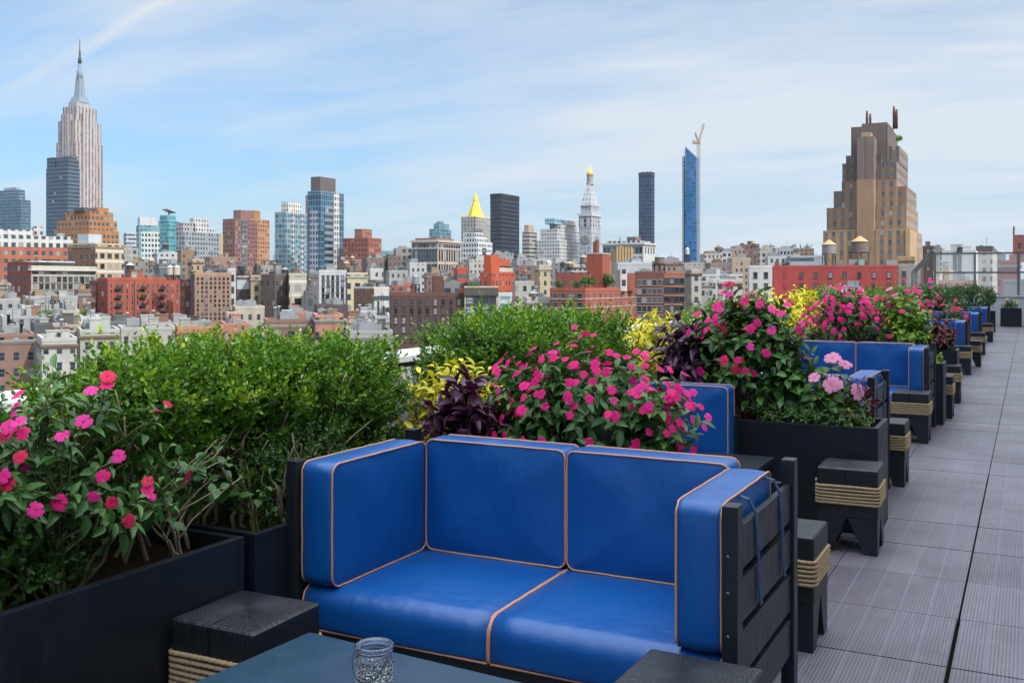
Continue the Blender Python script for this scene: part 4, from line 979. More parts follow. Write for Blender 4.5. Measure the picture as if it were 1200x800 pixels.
def roof_bush(label, px, y0, y1, d, wpx, seed, m='boxwood', group='bushes on city roof terraces', name='roof_tree', cat='tree'):
    p = at(px, d); k = d/FPX; z0, z1 = zpx(y1, d), zpx(y0, d); w = wpx*k/2; n = 900; g = np.random.default_rng(seed)
    root = empty(name, (p.x, p.y, z0)); tag(root, label, cat, group); H = z1-z0
    cl = np.array([(g.uniform(-.6, .6)*w, g.uniform(-.6, .6)*w, H*g.uniform(.4, .85)) for _ in range(9)])
    d0 = unit(g.normal(0, 1, (n, 3))); c = cl[g.integers(0, 9, n)]
    P = c+d0*np.array((w*.42, w*.42, H*.22))*(1-np.abs(g.normal(0, .2, n)))[:, None]
    s = H*.10
    me = leaf_mesh('crown', P, d0+g.normal(0, .5, (n, 3)), s*g.uniform(.6, 1.3, n), M[m], g.random(n), aspect=.7, seed=seed)
    link('crown', me, root)
    mb = MB(); mb.tube(curve((0, 0, 0), (0, 0, H*.55), 0, 4, seed, .03), [H*.03, H*.028, H*.024, H*.02, H*.012], 6)
    for q in cl[:5]: mb.tube([(0, 0, H*.3), tuple(q*np.array((.5, .5, .8))), tuple(q)], [H*.015, H*.01, H*.005], 5)
    mb.build('trunk', M['bark'], root); return root
RED, DRED, BRN, TAN, CRM, WHT, GRY, DGR, ORG, SAL, OWH = (.33, .065, .042), (.20, .040, .030), (.105, .058, .042), (.40, .27, .155), (.56, .47, .33), (.60, .59, .565), (.30, .30, .30), (.085, .085, .09), (.42, .185, .075), (.42, .20, .13), (.52, .50, .46)
def build_city():
    m = MB(); m.add([(-6000, -1500, ZG), (6000, -1500, ZG), (6000, 9000, ZG), (-6000, 9000, ZG)], [(0, 1, 2, 3)]); o = m.build('city_ground', M['asphalt']); tag(o, kind='structure')
    # hotel block under the deck
    m = MB(); m.box(-3.7, 9, -12, 39.4, ZG, -.52); o = m.build('hotel_block', M['wall']); wcol(o, BRN); tag(o, 'brick hotel block carrying the roof deck', 'building')

    # ---------------- tall landmarks
    b = bld('tallest stone skyscraper with stepped top and needle mast, far left', 66, 87, 120.5, 166, 1450, 'piers', (.46, .40, .385), 'skyscraper', parapet=0, dmax=60)
    bpart(b, 'upper_shaft', .035, .965, .04, .96, b.H, zpx(140, b.d)-ZG, 'piers', (.50, .445, .43)); bpart(b, 'tower_crown', .13, .87, .14, .86, zpx(140, b.d)-ZG+.01, zpx(123, b.d)-ZG, 'piers', (.47, .44, .43))
    bpart(b, 'crown_step', .25, .75, .27, .73, zpx(123, b.d)-ZG+.01, zpx(116.5, b.d)-ZG, 'wall', (.42, .43, .45))
    bpart(b, 'centre_bay', .30, .70, -.03, .5, 0, zpx(131, b.d)-ZG, 'piers', (.50, .445, .43)); bpart(b, 'side_bay', -.03, .5, .32, .68, 0, zpx(133, b.d)-ZG, 'piers', (.47, .42, .42))
    w = b.W; z = lambda y: zpx(y, b.d)-ZG
    m = MB(); q = lambda s: (-s, s, -s, s)
    m.frustum(q(w*.19), q(w*.16), z(116.5), z(110)); m.frustum(q(w*.115), q(w*.075), z(110), z(86)); m.lathe([(w*.085, z(88)), (w*.085, z(79)), (w*.062, z(77)), (w*.05, z(72)), (w*.03, z(69))], 12)
    for a in range(4):
        c, s = math.cos(a*math.pi/2), math.sin(a*math.pi/2); m.frustum((c*w*.13-w*.03, c*w*.13+w*.03, s*w*.13-w*.03, s*w*.13+w*.03), (c*w*.075-w*.015, c*w*.075+w*.015, s*w*.075-w*.015, s*w*.075+w*.015), z(116), z(92))
    p = m.build('mooring_mast', M['wall'], b.o); wcol(p, (.26, .32, .38))
    m = MB(); m.lathe([(2.6, z(69)), (2.4, z(63)), (1.5, z(62)), (1.4, z(55)), (.8, z(54)), (.4, z(40))], 8); m.build('antenna', M['steel'], b.o)
    b = bld('dark slate glass office slab in front of the needle topped skyscraper', 54, 79.5, 93.5, 196, 1000, 'slate', (.085, .13, .19), 'office_tower', parapet=0, dmax=70)
    bpart(b, 'crown', .12, .98, .04, .60, b.H, z2 := zpx(184, b.d)-ZG, 'slate', (.07, .11, .16)); bpart(b, 'crown', .45, .97, .06, .5, z2, zpx(181.5, b.d)-ZG, 'wall', (.10, .15, .2))
    bpart(b, 'crown', .03, .9, .66, .98, b.H, zpx(183, b.d)-ZG, 'slate', (.07, .11, .16))
    b = bld('blue glass tower at the left edge of the skyline', -4, 24, 36, 234, 1100, 'glassblue', (.16, .22, .28), 'office_tower', parapet=0)
    bpart(b, 'upper_block', .0, .7, .1, .9, b.H, zpx(222, b.d)-ZG, 'glassblue', (.3, .34, .38)); bpart(b, 'plant_room', .05, .5, .2, .7, zpx(222, b.d)-ZG+.01, zpx(219, b.d)-ZG, 'wall', (.35, .38, .42))
    b = bld('stepped orange brick block with roof plant below the needle topped skyscraper', 65, 104.5, 139.5, 270, 600, 'loft', ORG, 'brick_building', roofstuff=0)
    bpart(b, 'setback', .03, .97, .03, .97, b.H, zpx(257, b.d)-ZG, 'loft', ORG); bpart(b, 'setback', .10, .90, .08, .80, zpx(257, b.d)-ZG+.02, zpx(247, b.d)-ZG, 'loft', (.42, .17, .055))
    bpart(b, 'penthouse', .45, .82, .15, .6, zpx(247, b.d)-ZG+.02, zpx(241.5, b.d)-ZG, 'wall', ORG); bpart(b, 'plant_room', .05, .42, .2, .5, zpx(247, b.d)-ZG+.02, zpx(242.5, b.d)-ZG, 'wall', DGR)
    # left cluster
    b = bld('long loft block, white upper storeys over red brick, left edge', -6, -2, 85, 277, 450, 'loft', (.42, .13, .07), 'brick_building', depth=22, roofstuff=3)
    bpart(b, 'white_storeys', 0, 1, 0, 1, zpx(289, b.d)-ZG, b.H+.6, 'loft', WHT, proud=.12); bpart(b, 'attic', .0, .48, .15, .8, b.H+.61, zpx(268, b.d)-ZG, 'loft', WHT); bpart(b, 'lift_house', .48, .60, .1, .6, b.H+.61, zpx(263.5, b.d)-ZG, 'flats', (.55, .52, .48))
    b = bld('brown sided cream fronted loft building below the stepped orange block', 80, 111.5, 145, 286, 380, 'loft_band', (.50, .38, .235), 'loft_building', roofstuff=2)
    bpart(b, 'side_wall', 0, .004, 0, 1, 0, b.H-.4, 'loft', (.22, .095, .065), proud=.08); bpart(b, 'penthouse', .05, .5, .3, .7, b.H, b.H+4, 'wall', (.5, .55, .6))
    b = bld('long cream loft building with dark red end wall and white penthouse', 9, 36, 113, 313, 300, 'wall', (.56, .49, .35), 'loft_building', roofstuff=2, dmax=26)
    windows(b, 'f', 11, 316.5, 322, 1, 2.3, 1.0, lo=.02, hi=.98, frame='darkframe'); windows(b, 'f', 11, 323, 340, 2, 1.7, 1.75, lo=.02, hi=.98); windows(b, 'f', 11, 340, 350, 1, 1.7, 1.9, lo=.02, hi=.98)
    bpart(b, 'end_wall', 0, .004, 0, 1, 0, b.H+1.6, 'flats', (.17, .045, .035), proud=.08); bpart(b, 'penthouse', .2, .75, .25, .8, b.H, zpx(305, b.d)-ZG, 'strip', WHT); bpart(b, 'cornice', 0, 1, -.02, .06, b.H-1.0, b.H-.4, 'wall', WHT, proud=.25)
    bld('small tan block low at the left edge', -6, -5, 12, 333, 262, 'loft', TAN, depth=14, roofstuff=1)
    b = bld('dark red narrow tenement left of the long red brick block', 105, 112, 121, 331, 285, 'flats', DRED, 'tenement', roofstuff=1)
    b = bld('long red brick block with pale windows and fire escapes', 115, 126, 211, 327, 282, 'wall', (.40, .085, .050), 'tenement', roofstuff=4, dmax=20)
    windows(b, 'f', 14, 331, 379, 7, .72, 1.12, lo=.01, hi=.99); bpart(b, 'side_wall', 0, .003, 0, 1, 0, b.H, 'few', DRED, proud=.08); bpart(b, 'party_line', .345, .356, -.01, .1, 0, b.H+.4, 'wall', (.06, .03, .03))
    for f in (.12, .45, .72):
        m = MB(); x = (f-.5)*b.W
        for k in range(7):
            zz = b.H-3-k*2.45; m.box(x-1.1, x+1.1, -b.D/2-.9, -b.D/2-.02, zz, zz+.06); m.box(x-1.1, x+1.1, -b.D/2-.92, -b.D/2-.86, zz+.06, zz+.9); m.tube([(x-.9, -b.D/2-.5, zz), (x+.8, -b.D/2-.5, zz+2.4)], .07, 4)
        m.build('fire_escape', M['steel'], b.o)
    bld('narrow brown tenement with fire escape between red block and tan block', 211, 216, 223.5, 329, 284, 'few', (.15, .06, .045), 'tenement', depth=14)
    b = bld('tan brick apartment block with a regular grid of small windows', 223, 228, 271, 321.5, 270, 'wall', (.40, .235, .155), roofstuff=2, dmax=22)
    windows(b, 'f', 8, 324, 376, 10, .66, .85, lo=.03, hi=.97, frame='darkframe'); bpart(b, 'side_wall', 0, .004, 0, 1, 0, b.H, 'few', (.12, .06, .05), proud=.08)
    # towers between
    b = bld('white tower with green glass corners right of the orange block', 160, 163, 187, 265, 700, 'office', (.60, .62, .62), 'apartment_tower'); bpart(b, 'glass_corner', -.005, .10, -.005, .5, 0, b.H, 'glassteal', (.2, .35, .36), proud=.1); bpart(b, 'top_storeys', .0, 1, 0, 1, zpx(271, 700)-ZG, b.H+.8, 'glassteal', (.16, .3, .32), proud=.15); bpart(b, 'plant_room', .05, .9, .1, .9, b.H+.81, zpx(254, 700)-ZG, 'wall', (.56, .58, .60))
    b = bld('teal glass tower with a tilted roof fin', 186, 197, 210, 259, 820, 'glassteal', (.10, .40, .42), 'apartment_tower'); bpart(b, 'upper_block', .0, .75, .1, .9, b.H, zpx(252, 820)-ZG, 'glassteal', (.10, .38, .40))
    z0 = zpx(252, 820)-ZG; m = MB(); q = [(-.35, -.3, 4.5), (.42, -.3, 2.2), (.42, .3, 2.2), (-.35, .3, 4.5)]; m.add([(x*b.W, y*b.D, z0+z) for x, y, z in q]+[(x*b.W, y*b.D, z0+z+.7) for x, y, z in q], [(0, 3, 2, 1), (4, 5, 6, 7), (0, 1, 5, 4), (1, 2, 6, 5), (2, 3, 7, 6), (3, 0, 4, 7)]); m.box(-.05*b.W, .05*b.W, -.05*b.D, .05*b.D, z0, z0+3.2); m.build('roof_fin', M['hvac'], b.o)
    b = bld('grey apartment slab with white stepped penthouse and tan right end', 206, 216, 261, 272, 650, 'flats_dense', (.31, .33, .37), 'apartment_tower', dmax=30); bpart(b, 'left_wing', .0, .32, .2, 1, b.H, zpx(261, 650)-ZG, 'flats_dense', (.40, .37, .36)); bpart(b, 'penthouse', .3, .66, .2, .8, b.H, zpx(254, 650)-ZG, 'flats', WHT); bpart(b, 'penthouse', .66, .85, .2, .7, b.H, zpx(264, 650)-ZG, 'flats', (.55, .58, .6)); bpart(b, 'end_bay', .9, 1, -.01, .8, 0, b.H+.4, 'wall', (.45, .36, .24), proud=.1)
    bld('pale grey office block peeping left of the white tower with green corners', 145, 148, 160, 273, 820, 'strip', (.5, .52, .55), 'office_tower')
    b = bld('purple brown brick tower with orange lit penthouse and right wing', 261, 275, 302, 257, 700, 'flats_dense', (.25, .115, .095), 'apartment_tower', dmax=40); bpart(b, 'right_wing', .72, 1.62, .15, .9, 0, zpx(254.5, 700)-ZG, 'flats_dense', (.48, .22, .10)); bpart(b, 'penthouse', .35, .95, .2, .8, b.H, zpx(245, 700)-ZG, 'wall', (.24, .13, .11)); bpart(b, 'penthouse', .96, 1.22, .2, .8, zpx(254.5, 700)-ZG, zpx(244, 700)-ZG, 'wall', ORG); bpart(b, 'centre_bay', .30, .52, -.02, .3, 0, b.H+.3, 'strip', (.17, .16, .16), proud=.1)
    b = bld('blue glass apartment tower with white penthouse left of the tallest glass tower', 322, 335, 359.5, 249, 650, 'glassteal', (.33, .37, .42), 'apartment_tower', dmax=40); bpart(b, 'penthouse', .2, .85, .2, .8, b.H, zpx(235.5, 650)-ZG, 'few', (.66, .62, .56)); bpart(b, 'pier', .25, .4, -.015, .2, 0, b.H, 'office', (.45, .46, .5), proud=.1); bpart(b, 'pier', .7, .85, -.015, .2, 0, b.H, 'office', (.45, .46, .5), proud=.1)
    bld('small purple slab behind the blue glass apartment tower', 358, 358.5, 363, 229.5, 900, 'few', (.16, .09, .13), 'apartment_tower', depth=18)
    b = bld('tallest blue glass apartment tower with white pier and dark roof box', 360.5, 376, 403, 224.5, 600, 'glassblue', (.13, .25, .33), 'apartment_tower', dmax=36); bpart(b, 'roof_box', .05, .72, .15, .85, b.H, zpx(206.5, 600)-ZG, 'wall', (.135, .115, .11)); bpart(b, 'pier', .55, .77, -.02, .2, 0, b.H+.5, 'office', (.66, .60, .57), proud=.12); bpart(b, 'pier', -.012, .15, .25, .8, 0, zpx(246, 600)-ZG, 'office', (.42, .42, .50), proud=.12); bpart(b, 'balcony_stack', .15, .5, -.035, .2, 0, b.H-8, 'slate', (.20, .26, .31))
    b = bld('brown brick apartment tower with small brick penthouse right of the glass tower', 402, 432, 447, 279.5, 600, 'flats_dense', (.33, .105, .07), 'apartment_tower', dmax=60); bpart(b, 'penthouse', .0, .75, .25, .55, b.H, zpx(268, 600)-ZG, 'few', (.36, .12, .08))
    bld('green glazed low slab right of the brown brick tower', 447, 448, 462, 294, 900, 'glassteal', (.2, .45, .38), 'office_building', depth=20)
    # middle
    b = bld('classical loft building with tall arched bays and brown roof storey', 482.5, 513, 540, 283, 520, 'wall', (.50, .41, .36), 'loft_building', dmax=50)
    for fc in 'fl':
        windows(b, fc, 9, 285, 291, 1, 2.2, 2.0, frame='winframe', margin=.02); windows(b, fc, 9, 291, 307, 1, 1.5, 5.6, frame='darkframe', margin=.02); windows(b, fc, 9, 309, 317, 1, 1.6, 2.8, frame='darkframe', margin=.02)
    bpart(b, 'cornice', 0, 1, 0, 1, b.H-.2, b.H+.9, 'wall', (.55, .48, .42), proud=.7); bpart(b, 'belt_course', 0, 1, 0, 1, zpx(291.5, 520)-ZG, zpx(290, 520)-ZG, 'wall', (.55, .48, .42), proud=.3); bpart(b, 'roof_storey', .04, .8, .1, .9, b.H+.91, zpx(278.5, 520)-ZG, 'loft', (.24, .12, .075)); bpart(b, 'lower_storeys', 0, 1, 0, 1, 0, zpx(317, 520)-ZG, 'loft', (.46, .19, .13), proud=.1)
    bld('grey brown office block joined to the left of the classical loft building', 461, 464, 483, 291, 540, 'loft', (.33, .29, .28), 'office_building', roofstuff=2, depth=22)
    b = bld('angular blue glass top showing behind the classical loft building', 503, 514, 528.5, 268, 950, 'glassteal', (.18, .30, .36), 'office_tower', parapet=0); bpart(b, 'upper_block', .2, 1, .2, .8, b.H, zpx(261.5, 950)-ZG, 'glassteal', (.2, .32, .38)); bpart(b, 'crown', .35, .62, .3, .7, zpx(261.5, 950)-ZG, zpx(258.7, 950)-ZG, 'glassteal', (.2, .32, .38))
    b = bld('stone tower with gilded pyramid roof', 540.5, 557, 574, 254.5, 950, 'piers_grey', (.43, .40, .38), 'skyscraper', dmax=50, parapet=.8)
    w, dd = b.W, b.D; z = lambda y: zpx(y, 950)-ZG; m = MB(); n = 8; s8 = 8.3
    m.lathe([(s8*1.08, z(254.5)), (s8*1.0, z(252.5)), (s8*.28, z(234)), (s8*.34, z(233.5)), (s8*.26, z(231)), (s8*.22, z(229)), (s8*.03, z(224.5))], 8, smooth=False); m.build('gilded_pyramid', M['goldroof'], b.o)
    for sx in (-1, 1):
        for sy in (-1, 1): m = MB(); m.frustum((sx*w*.44-1.6, sx*w*.44+1.6, sy*dd*.44-1.6, sy*dd*.44+1.6), (sx*w*.44-.4, sx*w*.44+.4, sy*dd*.44-.4, sy*dd*.44+.4), z(254.5), z(251)); m.build('corner_turret', M['goldroof'], b.o)
    b = bld('white ornate office building in front of the gilded pyramid tower', 541, 560, 577, 284, 700, 'office', (.66, .66, .66), 'office_building', dmax=40); bpart(b, 'setback', .05, .6, .2, .95, b.H, zpx(272, 700)-ZG, 'office', (.64, .64, .65)); bpart(b, 'upper_stage', .6, .92, .25, .9, b.H, zpx(277, 700)-ZG, 'office', (.64, .64, .65)); bpart(b, 'glass_bay', .30, .55, -.012, .1, 0, zpx(290, 700)-ZG, 'glassdark', (.2, .22, .26), proud=.05)
    b = bld('black steel and glass slab right of the gilded pyramid tower', 574.5, 587.5, 608.5, 227, 900, 'glassdark', (.045, .052, .075), 'office_tower', parapet=0, dmax=60); bpart(b, 'dark_crown', 0, 1, 0, 1, zpx(231, 900)-ZG, b.H+.3, 'wall', (.018, .02, .026), proud=.15)
    b = bld('slender tan concrete tower between black slab and white stepped building', 612, 620.5, 629, 272, 850, 'strip', (.40, .36, .31), 'apartment_tower'); bpart(b, 'plant_room', .05, .8, .2, .8, b.H, zpx(263.5, 850)-ZG, 'wall', (.42, .33, .23))
    b = bld('broad white stepped office block left of the clock tower', 629.5, 655, 681, 282, 850, 'flats_dense', (.56, .56, .56), 'office_building', dmax=70); bpart(b, 'setback', .0, .98, .1, .85, b.H, zpx(268, 850)-ZG, 'flats_dense', (.56, .56, .56)); bpart(b, 'setback', .25, .95, .15, .7, zpx(268, 850)-ZG+.02, zpx(262, 850)-ZG, 'flats_dense', (.55, .55, .55)); bpart(b, 'corner_tower', .5, .9, .1, .5, zpx(262, 850)-ZG+.02, zpx(256.5, 850)-ZG, 'wall', (.55, .52, .48)); bpart(b, 'glass_top', .1, .52, .3, .75, zpx(262, 850)-ZG+.02, zpx(255, 850)-ZG, 'glassteal', (.4, .55, .68))
    # clock tower
    b = bld('white stone clock tower with pyramid top and gold cupola', 678.5, 693, 704, 252, 850, 'metlife', (.43, .44, .47), 'clock_tower', dmax=40, parapet=0)
    w, dd = b.W, b.D; z = lambda y: zpx(y, 850)-ZG
    bpart(b, 'cornice', 0, 1, 0, 1, z(253), z(250), 'wall', (.55, .56, .58), proud=.9); bpart(b, 'loggia', .0, 1, .0, 1, z(265), z(254.5), 'piers', (.50, .51, .53), proud=.12); bpart(b, 'upper_stage', .07, .93, .07, .93, z(250)+.02, z(241), 'metlife', (.43, .44, .47)); bpart(b, 'cornice', .05, .95, .05, .95, z(241), z(239.8), 'wall', (.55, .56, .58), proud=.3)
    m = MB(); m.frustum((-w*.42, w*.42, -dd*.42, dd*.42), (-w*.15, w*.15, -dd*.15, dd*.15), z(239.8), z(215)); p = m.build('pyramid_roof', M['metlife'], b.o); wcol(p, (.48, .50, .53))
    m = MB(); r = 2.7; m.lathe([(r*1.25, z(215)), (r*1.25, z(213.5)), (r, z(213)), (r, z(205)), (r*1.15, z(204.5)), (r*1.15, z(203.8))], 12, smooth=False); p = m.build('lantern', M['wall'], b.o); wcol(p, (.36, .34, .32))
    m = MB(); m.lathe([(r*1.05, z(203.8)), (r*1.0, z(201)), (r*.6, z(198.5)), (r*.42, z(198)), (r*.40, z(196)), (r*.12, z(195)), (.15, z(192.5))], 12); m.build('gold_cupola', M['goldroof'], b.o)
    for fc, L, rz_, loc in (('l', dd, -math.pi/2, (-w/2-.05, 0, z(280.5))), ('f', w, 0, (0, -dd/2-.05, z(280.5)))):
        m = MB(); rr = 3.6; n = 32
        m.lathe([(rr*1.12, 0), (rr*1.12, .35), (rr*.98, .35)], n, mi=0); m.lathe([(rr*.97, .2), (rr*.97, .34)], n, mi=1)
        for k in range(12): 
            a = k*math.pi/6; c, s = math.cos(a), math.sin(a); m.box(c*rr*.8-.16, c*rr*.8+.16, s*rr*.8-.16, s*rr*.8+.16, .34, .40, 2)
        m.box(-.14, .14, -.3, rr*.75, .34, .44, 2); m.box(-.3, rr*.5, -.18, .18, .34, .43, 2)
        o = m.build('clock_face', [M['hvac'], M['winframe'], M['steel']], b.o, loc); o.rotation_euler = (math.pi/2, 0, rz_)
    b = bld('white classical courthouse like block right of the clock tower', 706, 754, 768.5, 285, 600, 'wall', (.56, .55, .52), 'office_building', beta=3, dmax=40)
    windows(b, 'f', 11, 288, 298, 1, 2.0, 3.4, frame='darkframe', margin=.02); windows(b, 'f', 11, 299, 308, 1, 2.0, 2.6, frame='darkframe', margin=.02); windows(b, 'r', 4, 288, 298, 1, 2.0, 3.4, frame='darkframe', margin=.06)
    bpart(b, 'cornice', 0, 1, 0, 1, b.H-.8, b.H+.4, 'wall', (.58, .57, .55), proud=.9); bpart(b, 'roof_storey', .06, .9, .1, .9, b.H+.41, zpx(281.5, 600)-ZG, 'loft', (.55, .55, .54)); bpart(b, 'plant_room', .5, .72, .3, .7, zpx(281.5, 600)-ZG+.02, zpx(276.5, 600)-ZG, 'few', (.22, .15, .12))
    b = bld('slim dark navy glass tower standing alone right of the clock tower', 748.5, 763.5, 767, 205, 1000, 'glassnavy', (.04, .055, .10), 'apartment_tower', beta=2, parapet=0); bpart(b, 'dark_crown', 0, 1, 0, 1, b.H-1, zpx(201.5, 1000)-ZG, 'slate', (.03, .035, .05), proud=.2)
    for fx in (.2, .5, .8): bpart(b, 'roof_rig', fx-.04, fx+.04, .4, .6, zpx(201.5, 1000)-ZG, zpx(200.2, 1000)-ZG, 'wall', (.05, .06, .08))
    # bright blue tower under construction, cut by a slanted top
    O, rz, W, D = bframe(801.5, 816.5, 820, 1050, None, 6); H = zpx(171, 1050)-ZG; H2 = zpx(184, 1050)-ZG
    m = MB(); a = .5; m.add([(-W*.46, -D*.46, 0), (W*.5, -D*.46, 0), (W*.5, D*.46, 0), (-W*.46, D*.46, 0), (-W*.40, -D*.5, H), (W*.46, -D*.5, H2), (W*.46, D*.5, H2), (-W*.40, D*.5, H)], [(0, 3, 2, 1), (4, 5, 6, 7), (0, 1, 5, 4), (1, 2, 6, 5), (2, 3, 7, 6), (3, 0, 4, 7)])
    o = m.build('glass_skyscraper', M['glassbright'], None, (O.x, O.y, ZG), rz); wcol(o, (.05, .16, .30)); tag(o, 'bright blue glass tower with slanted top beside the crane', 'building')
    m = MB(); hz = zpx(182, 1050)-ZG
    for x in (-W*.64, -W*.50): 
        for y in (-D*.3, D*.1): m.box(x-.35, x+.35, y-.35, y+.35, 0, hz)
    for k in range(int(hz/4)): m.box(-W*.64, -W*.42, -D*.3, D*.1, k*4, k*4+.7)
    m.box(-W*.60, -W*.58, -D*.1, -D*.08, hz, hz+8); m.build('hoist_frame', M['steel'], o)
    p = at(818.6, 1040); root = empty('tower_crane', (p.x, p.y, ZG), YAW); tag(root, 'tan tower crane with raised jib on the bright blue glass tower', 'crane')
    M['cranepaint'] = plain('crane_paint', (.30, .20, .14), .6, .3, var=.1)
    def lattice(m, a, b, w, n, r=.2):
        a, b = Vector(a), Vector(b); t = (b-a).normalized(); u = t.orthogonal().normalized(); v = t.cross(u); C = [(u+v)*w/2, (u-v)*w/2, (-u-v)*w/2, (-u+v)*w/2]
        for c in C: m.tube([a+c, b+c], r, 4, smooth=False)
        for k in range(n):
            p0, p1 = a.lerp(b, k/n), a.lerp(b, (k+1)/n)
            for j in range(4): m.tube([p0+C[j], p1+C[(j+1) % 4]], r*.55, 4, smooth=False)
    zt = zpx(168, 1046)-ZG; m = MB(); lattice(m, (0, 0, 0), (0, 0, zt), 2.6, 60); m.build('mast', M['cranepaint'], root)
    m = MB(); lattice(m, (0, 0, zt), (6.0, 2, zt+20), 1.5, 12, .22); m.build('jib', M['cranepaint'], root)
    m = MB(); lattice(m, (0, 0, zt), (-3.6, 0, zt+10), 1.3, 5, .22); m.tube([(-3.6, 0, zt+10), (6.0, 2, zt+20)], .12, 4); m.build('back_mast', M['cranepaint'], root)
    m = MB(); m.box(-5.2, 1.6, -1.4, 1.4, zt-1.6, zt+.8); m.box(-6.0, -3.8, -1.5, 1.5, zt-1.2, zt+2.0); m.build('slewing_deck', M['cranepaint'], root)
    # big stepped brick tower on the right
    b = bld('massive stepped brown brick tower with antenna poles on top', 964.5, 1066, 1080.5, 269, 420, 'walker', (.42, .265, .145), 'skyscraper', beta=11, dmax=46, parapet=.4)
    T, G = (.35, .22, .13), (.150, .110, .097); z = lambda y: zpx(y, 420)-ZG
    def tier(n, f0, f1, g0, g1, yt, yb, c, mt='walker'): return bpart(b, n, f0, f1, g0, g1, z(yb), z(yt), mt, c)
    tier('setback', .03, .955, .05, .97, 240, 269, T); tier('wing', .095, .24, .12, .9, 219, 240, (.26, .175, .12)); tier('wing', .78, .945, .14, .9, 216, 240, (.26, .175, .12))
    tier('shaft', .20, .84, .09, .93, 208, 240, T); tier('upper_shaft', .205, .835, .095, .925, 186, 208, G); tier('wing', .70, .84, .25, .9, 165, 186, G); tier('shoulder', .24, .66, .13, .9, 176, 186, G)
    tier('top_stage', .29, .72, .18, .85, 140.5, 186, G, 'piers_brown'); tier('top_cap', .40, .70, .25, .7, 135.5, 140.5, G, 'piers_brown'); tier('centre_bay', .405, .60, -.025, .3, 208, 330, (.345, .22, .135), 'wall'); tier('centre_bay', .406, .599, -.024, .3, 157.5, 208, (.20, .15, .13), 'piers_brown'); tier('bay_cap', .44, .55, .03, .25, 151, 157.5, (.36, .26, .17), 'wall')
    tier('sunlit_strip', .955, 1.004, -.012, .5, 269.6, 330, (.50, .33, .18), 'wall')  # lighter box paints the sunlit right side into the wall colour
    for px, y0 in ((1008.3, 116), (1012.3, 120), (1041, 113), (1044.2, 117)):
        x = (px-964.5)/101.5-.5; m = MB(); m.lathe([(.55, z(141)), (.55, z(y0+6)), (.4, z(y0))], 6, x*b.W, -.1*b.D); m.build('antenna_pole', M['redmetal'], b.o)
    roof_bush('shrub on the right terrace high on the stepped brown tower', 1053, 158.5, 167, 425, 9, 5)
    # ---------------- nearer blocks
    b = bld('dark brown brick loft with arched windows above the second hedge', 456.5, 458.5, 544, 346, 205, 'wall', (.105, .048, .036), 'loft_building', depth=16)
    windows(b, 'f', 9, 349, 402, 5, .72, 1.25, lo=.01, hi=.98, frame='darkframe'); bpart(b, 'stair_bulkhead', .59, .73, .2, .5, b.H, b.H+4.0, 'wall', (.13, .055, .04)); bpart(b, 'glass_penthouse', .74, .96, .25, .7, b.H, b.H+3.2, 'office', (.2, .2, .2))
    b = bld('cream two tone loft with dark cornice band beside the dark brown brick loft', 544, 544.5, 583.5, 338.5, 205.5, 'wall', (.55, .48, .37), 'loft_building', depth=16)
    windows(b, 'f', 4, 347, 357, 1, 1.5, 1.45, lo=.04, hi=.96, frame='darkframe'); windows(b, 'f', 4, 357.5, 368, 1, 1.5, 1.45, lo=.04, hi=.96, frame='darkframe'); windows(b, 'f', 4, 368.5, 379, 1, 1.5, 1.45, lo=.04, hi=.96, frame='darkframe'); bpart(b, 'cornice_band', 0, 1, -.02, .1, zpx(346, b.d)-ZG, b.H+.3, 'wall', (.095, .075, .07), proud=.12)
    bld('small glass fronted block right of the cream loft', 583.5, 584, 600, 346, 208, 'glassteal', (.5, .55, .58), 'glass_building', depth=12)
    b = bld('bright orange red brick block with tall blank stair tower', 562.5, 576, 603, 320, 320, 'few', (.46, .085, .035), 'brick_building', roofstuff=1, dmax=22); bpart(b, 'stair_tower', .02, .38, .1, .7, b.H, zpx(298.5, 320)-ZG, 'wall', (.47, .085, .035)); bpart(b, 'upper_floor', .38, 1.05, .25, .9, b.H, zpx(311, 320)-ZG, 'strip', (.5, .45, .36)); bpart(b, 'upper_floor', .38, .95, .3, .9, zpx(311, 320)-ZG, zpx(303, 320)-ZG, 'wall', (.45, .085, .035))
    b = bld('broad red brick apartment house with planted terrace and tall chimney', 644.5, 686, 758, 340, 232, 'wall', (.36, .085, .05), 'apartment_house', dmax=22)
    for yy in (347, 357.5, 368): windows(b, 'f', 12, yy-4, yy+5, 1, 1.15, 1.35, lo=.01, hi=.99); windows(b, 'l', 4, yy-4, yy+5, 1, 1.5, 1.35)
    for yy in (350, 360.5): bpart(b, 'belt_course', 0, 1, 0, 1, zpx(yy+.4, 232)-ZG, zpx(yy-.4, 232)-ZG, 'wall', OWH, proud=.05)
    bpx(b, 'penthouse_wing', 651, 691, 707, 319, 341, 246.5, 'few', (.34, .085, .055)); bpx(b, 'stair_tower', 687.7, 706, 715.5, 297.5, 341, 246, 'wall', (.33, .08, .05)); bpx(b, 'chimney', 694.5, 699.5, 702.3, 281, 298, 247.5, 'wall', (.30, .08, .05)); bpx(b, 'tower_cap', 687.3, 706.2, 715.9, 296.3, 297.5, 245.9, 'wall', OWH)
    bpx(b, 'white_penthouse', 718, 727, 735, 315.5, 341, 252, 'flats', (.58, .56, .52)); bpx(b, 'penthouse_wing', 733, 736, 744, 320, 341, 256, 'few', (.34, .085, .055), depth=6)
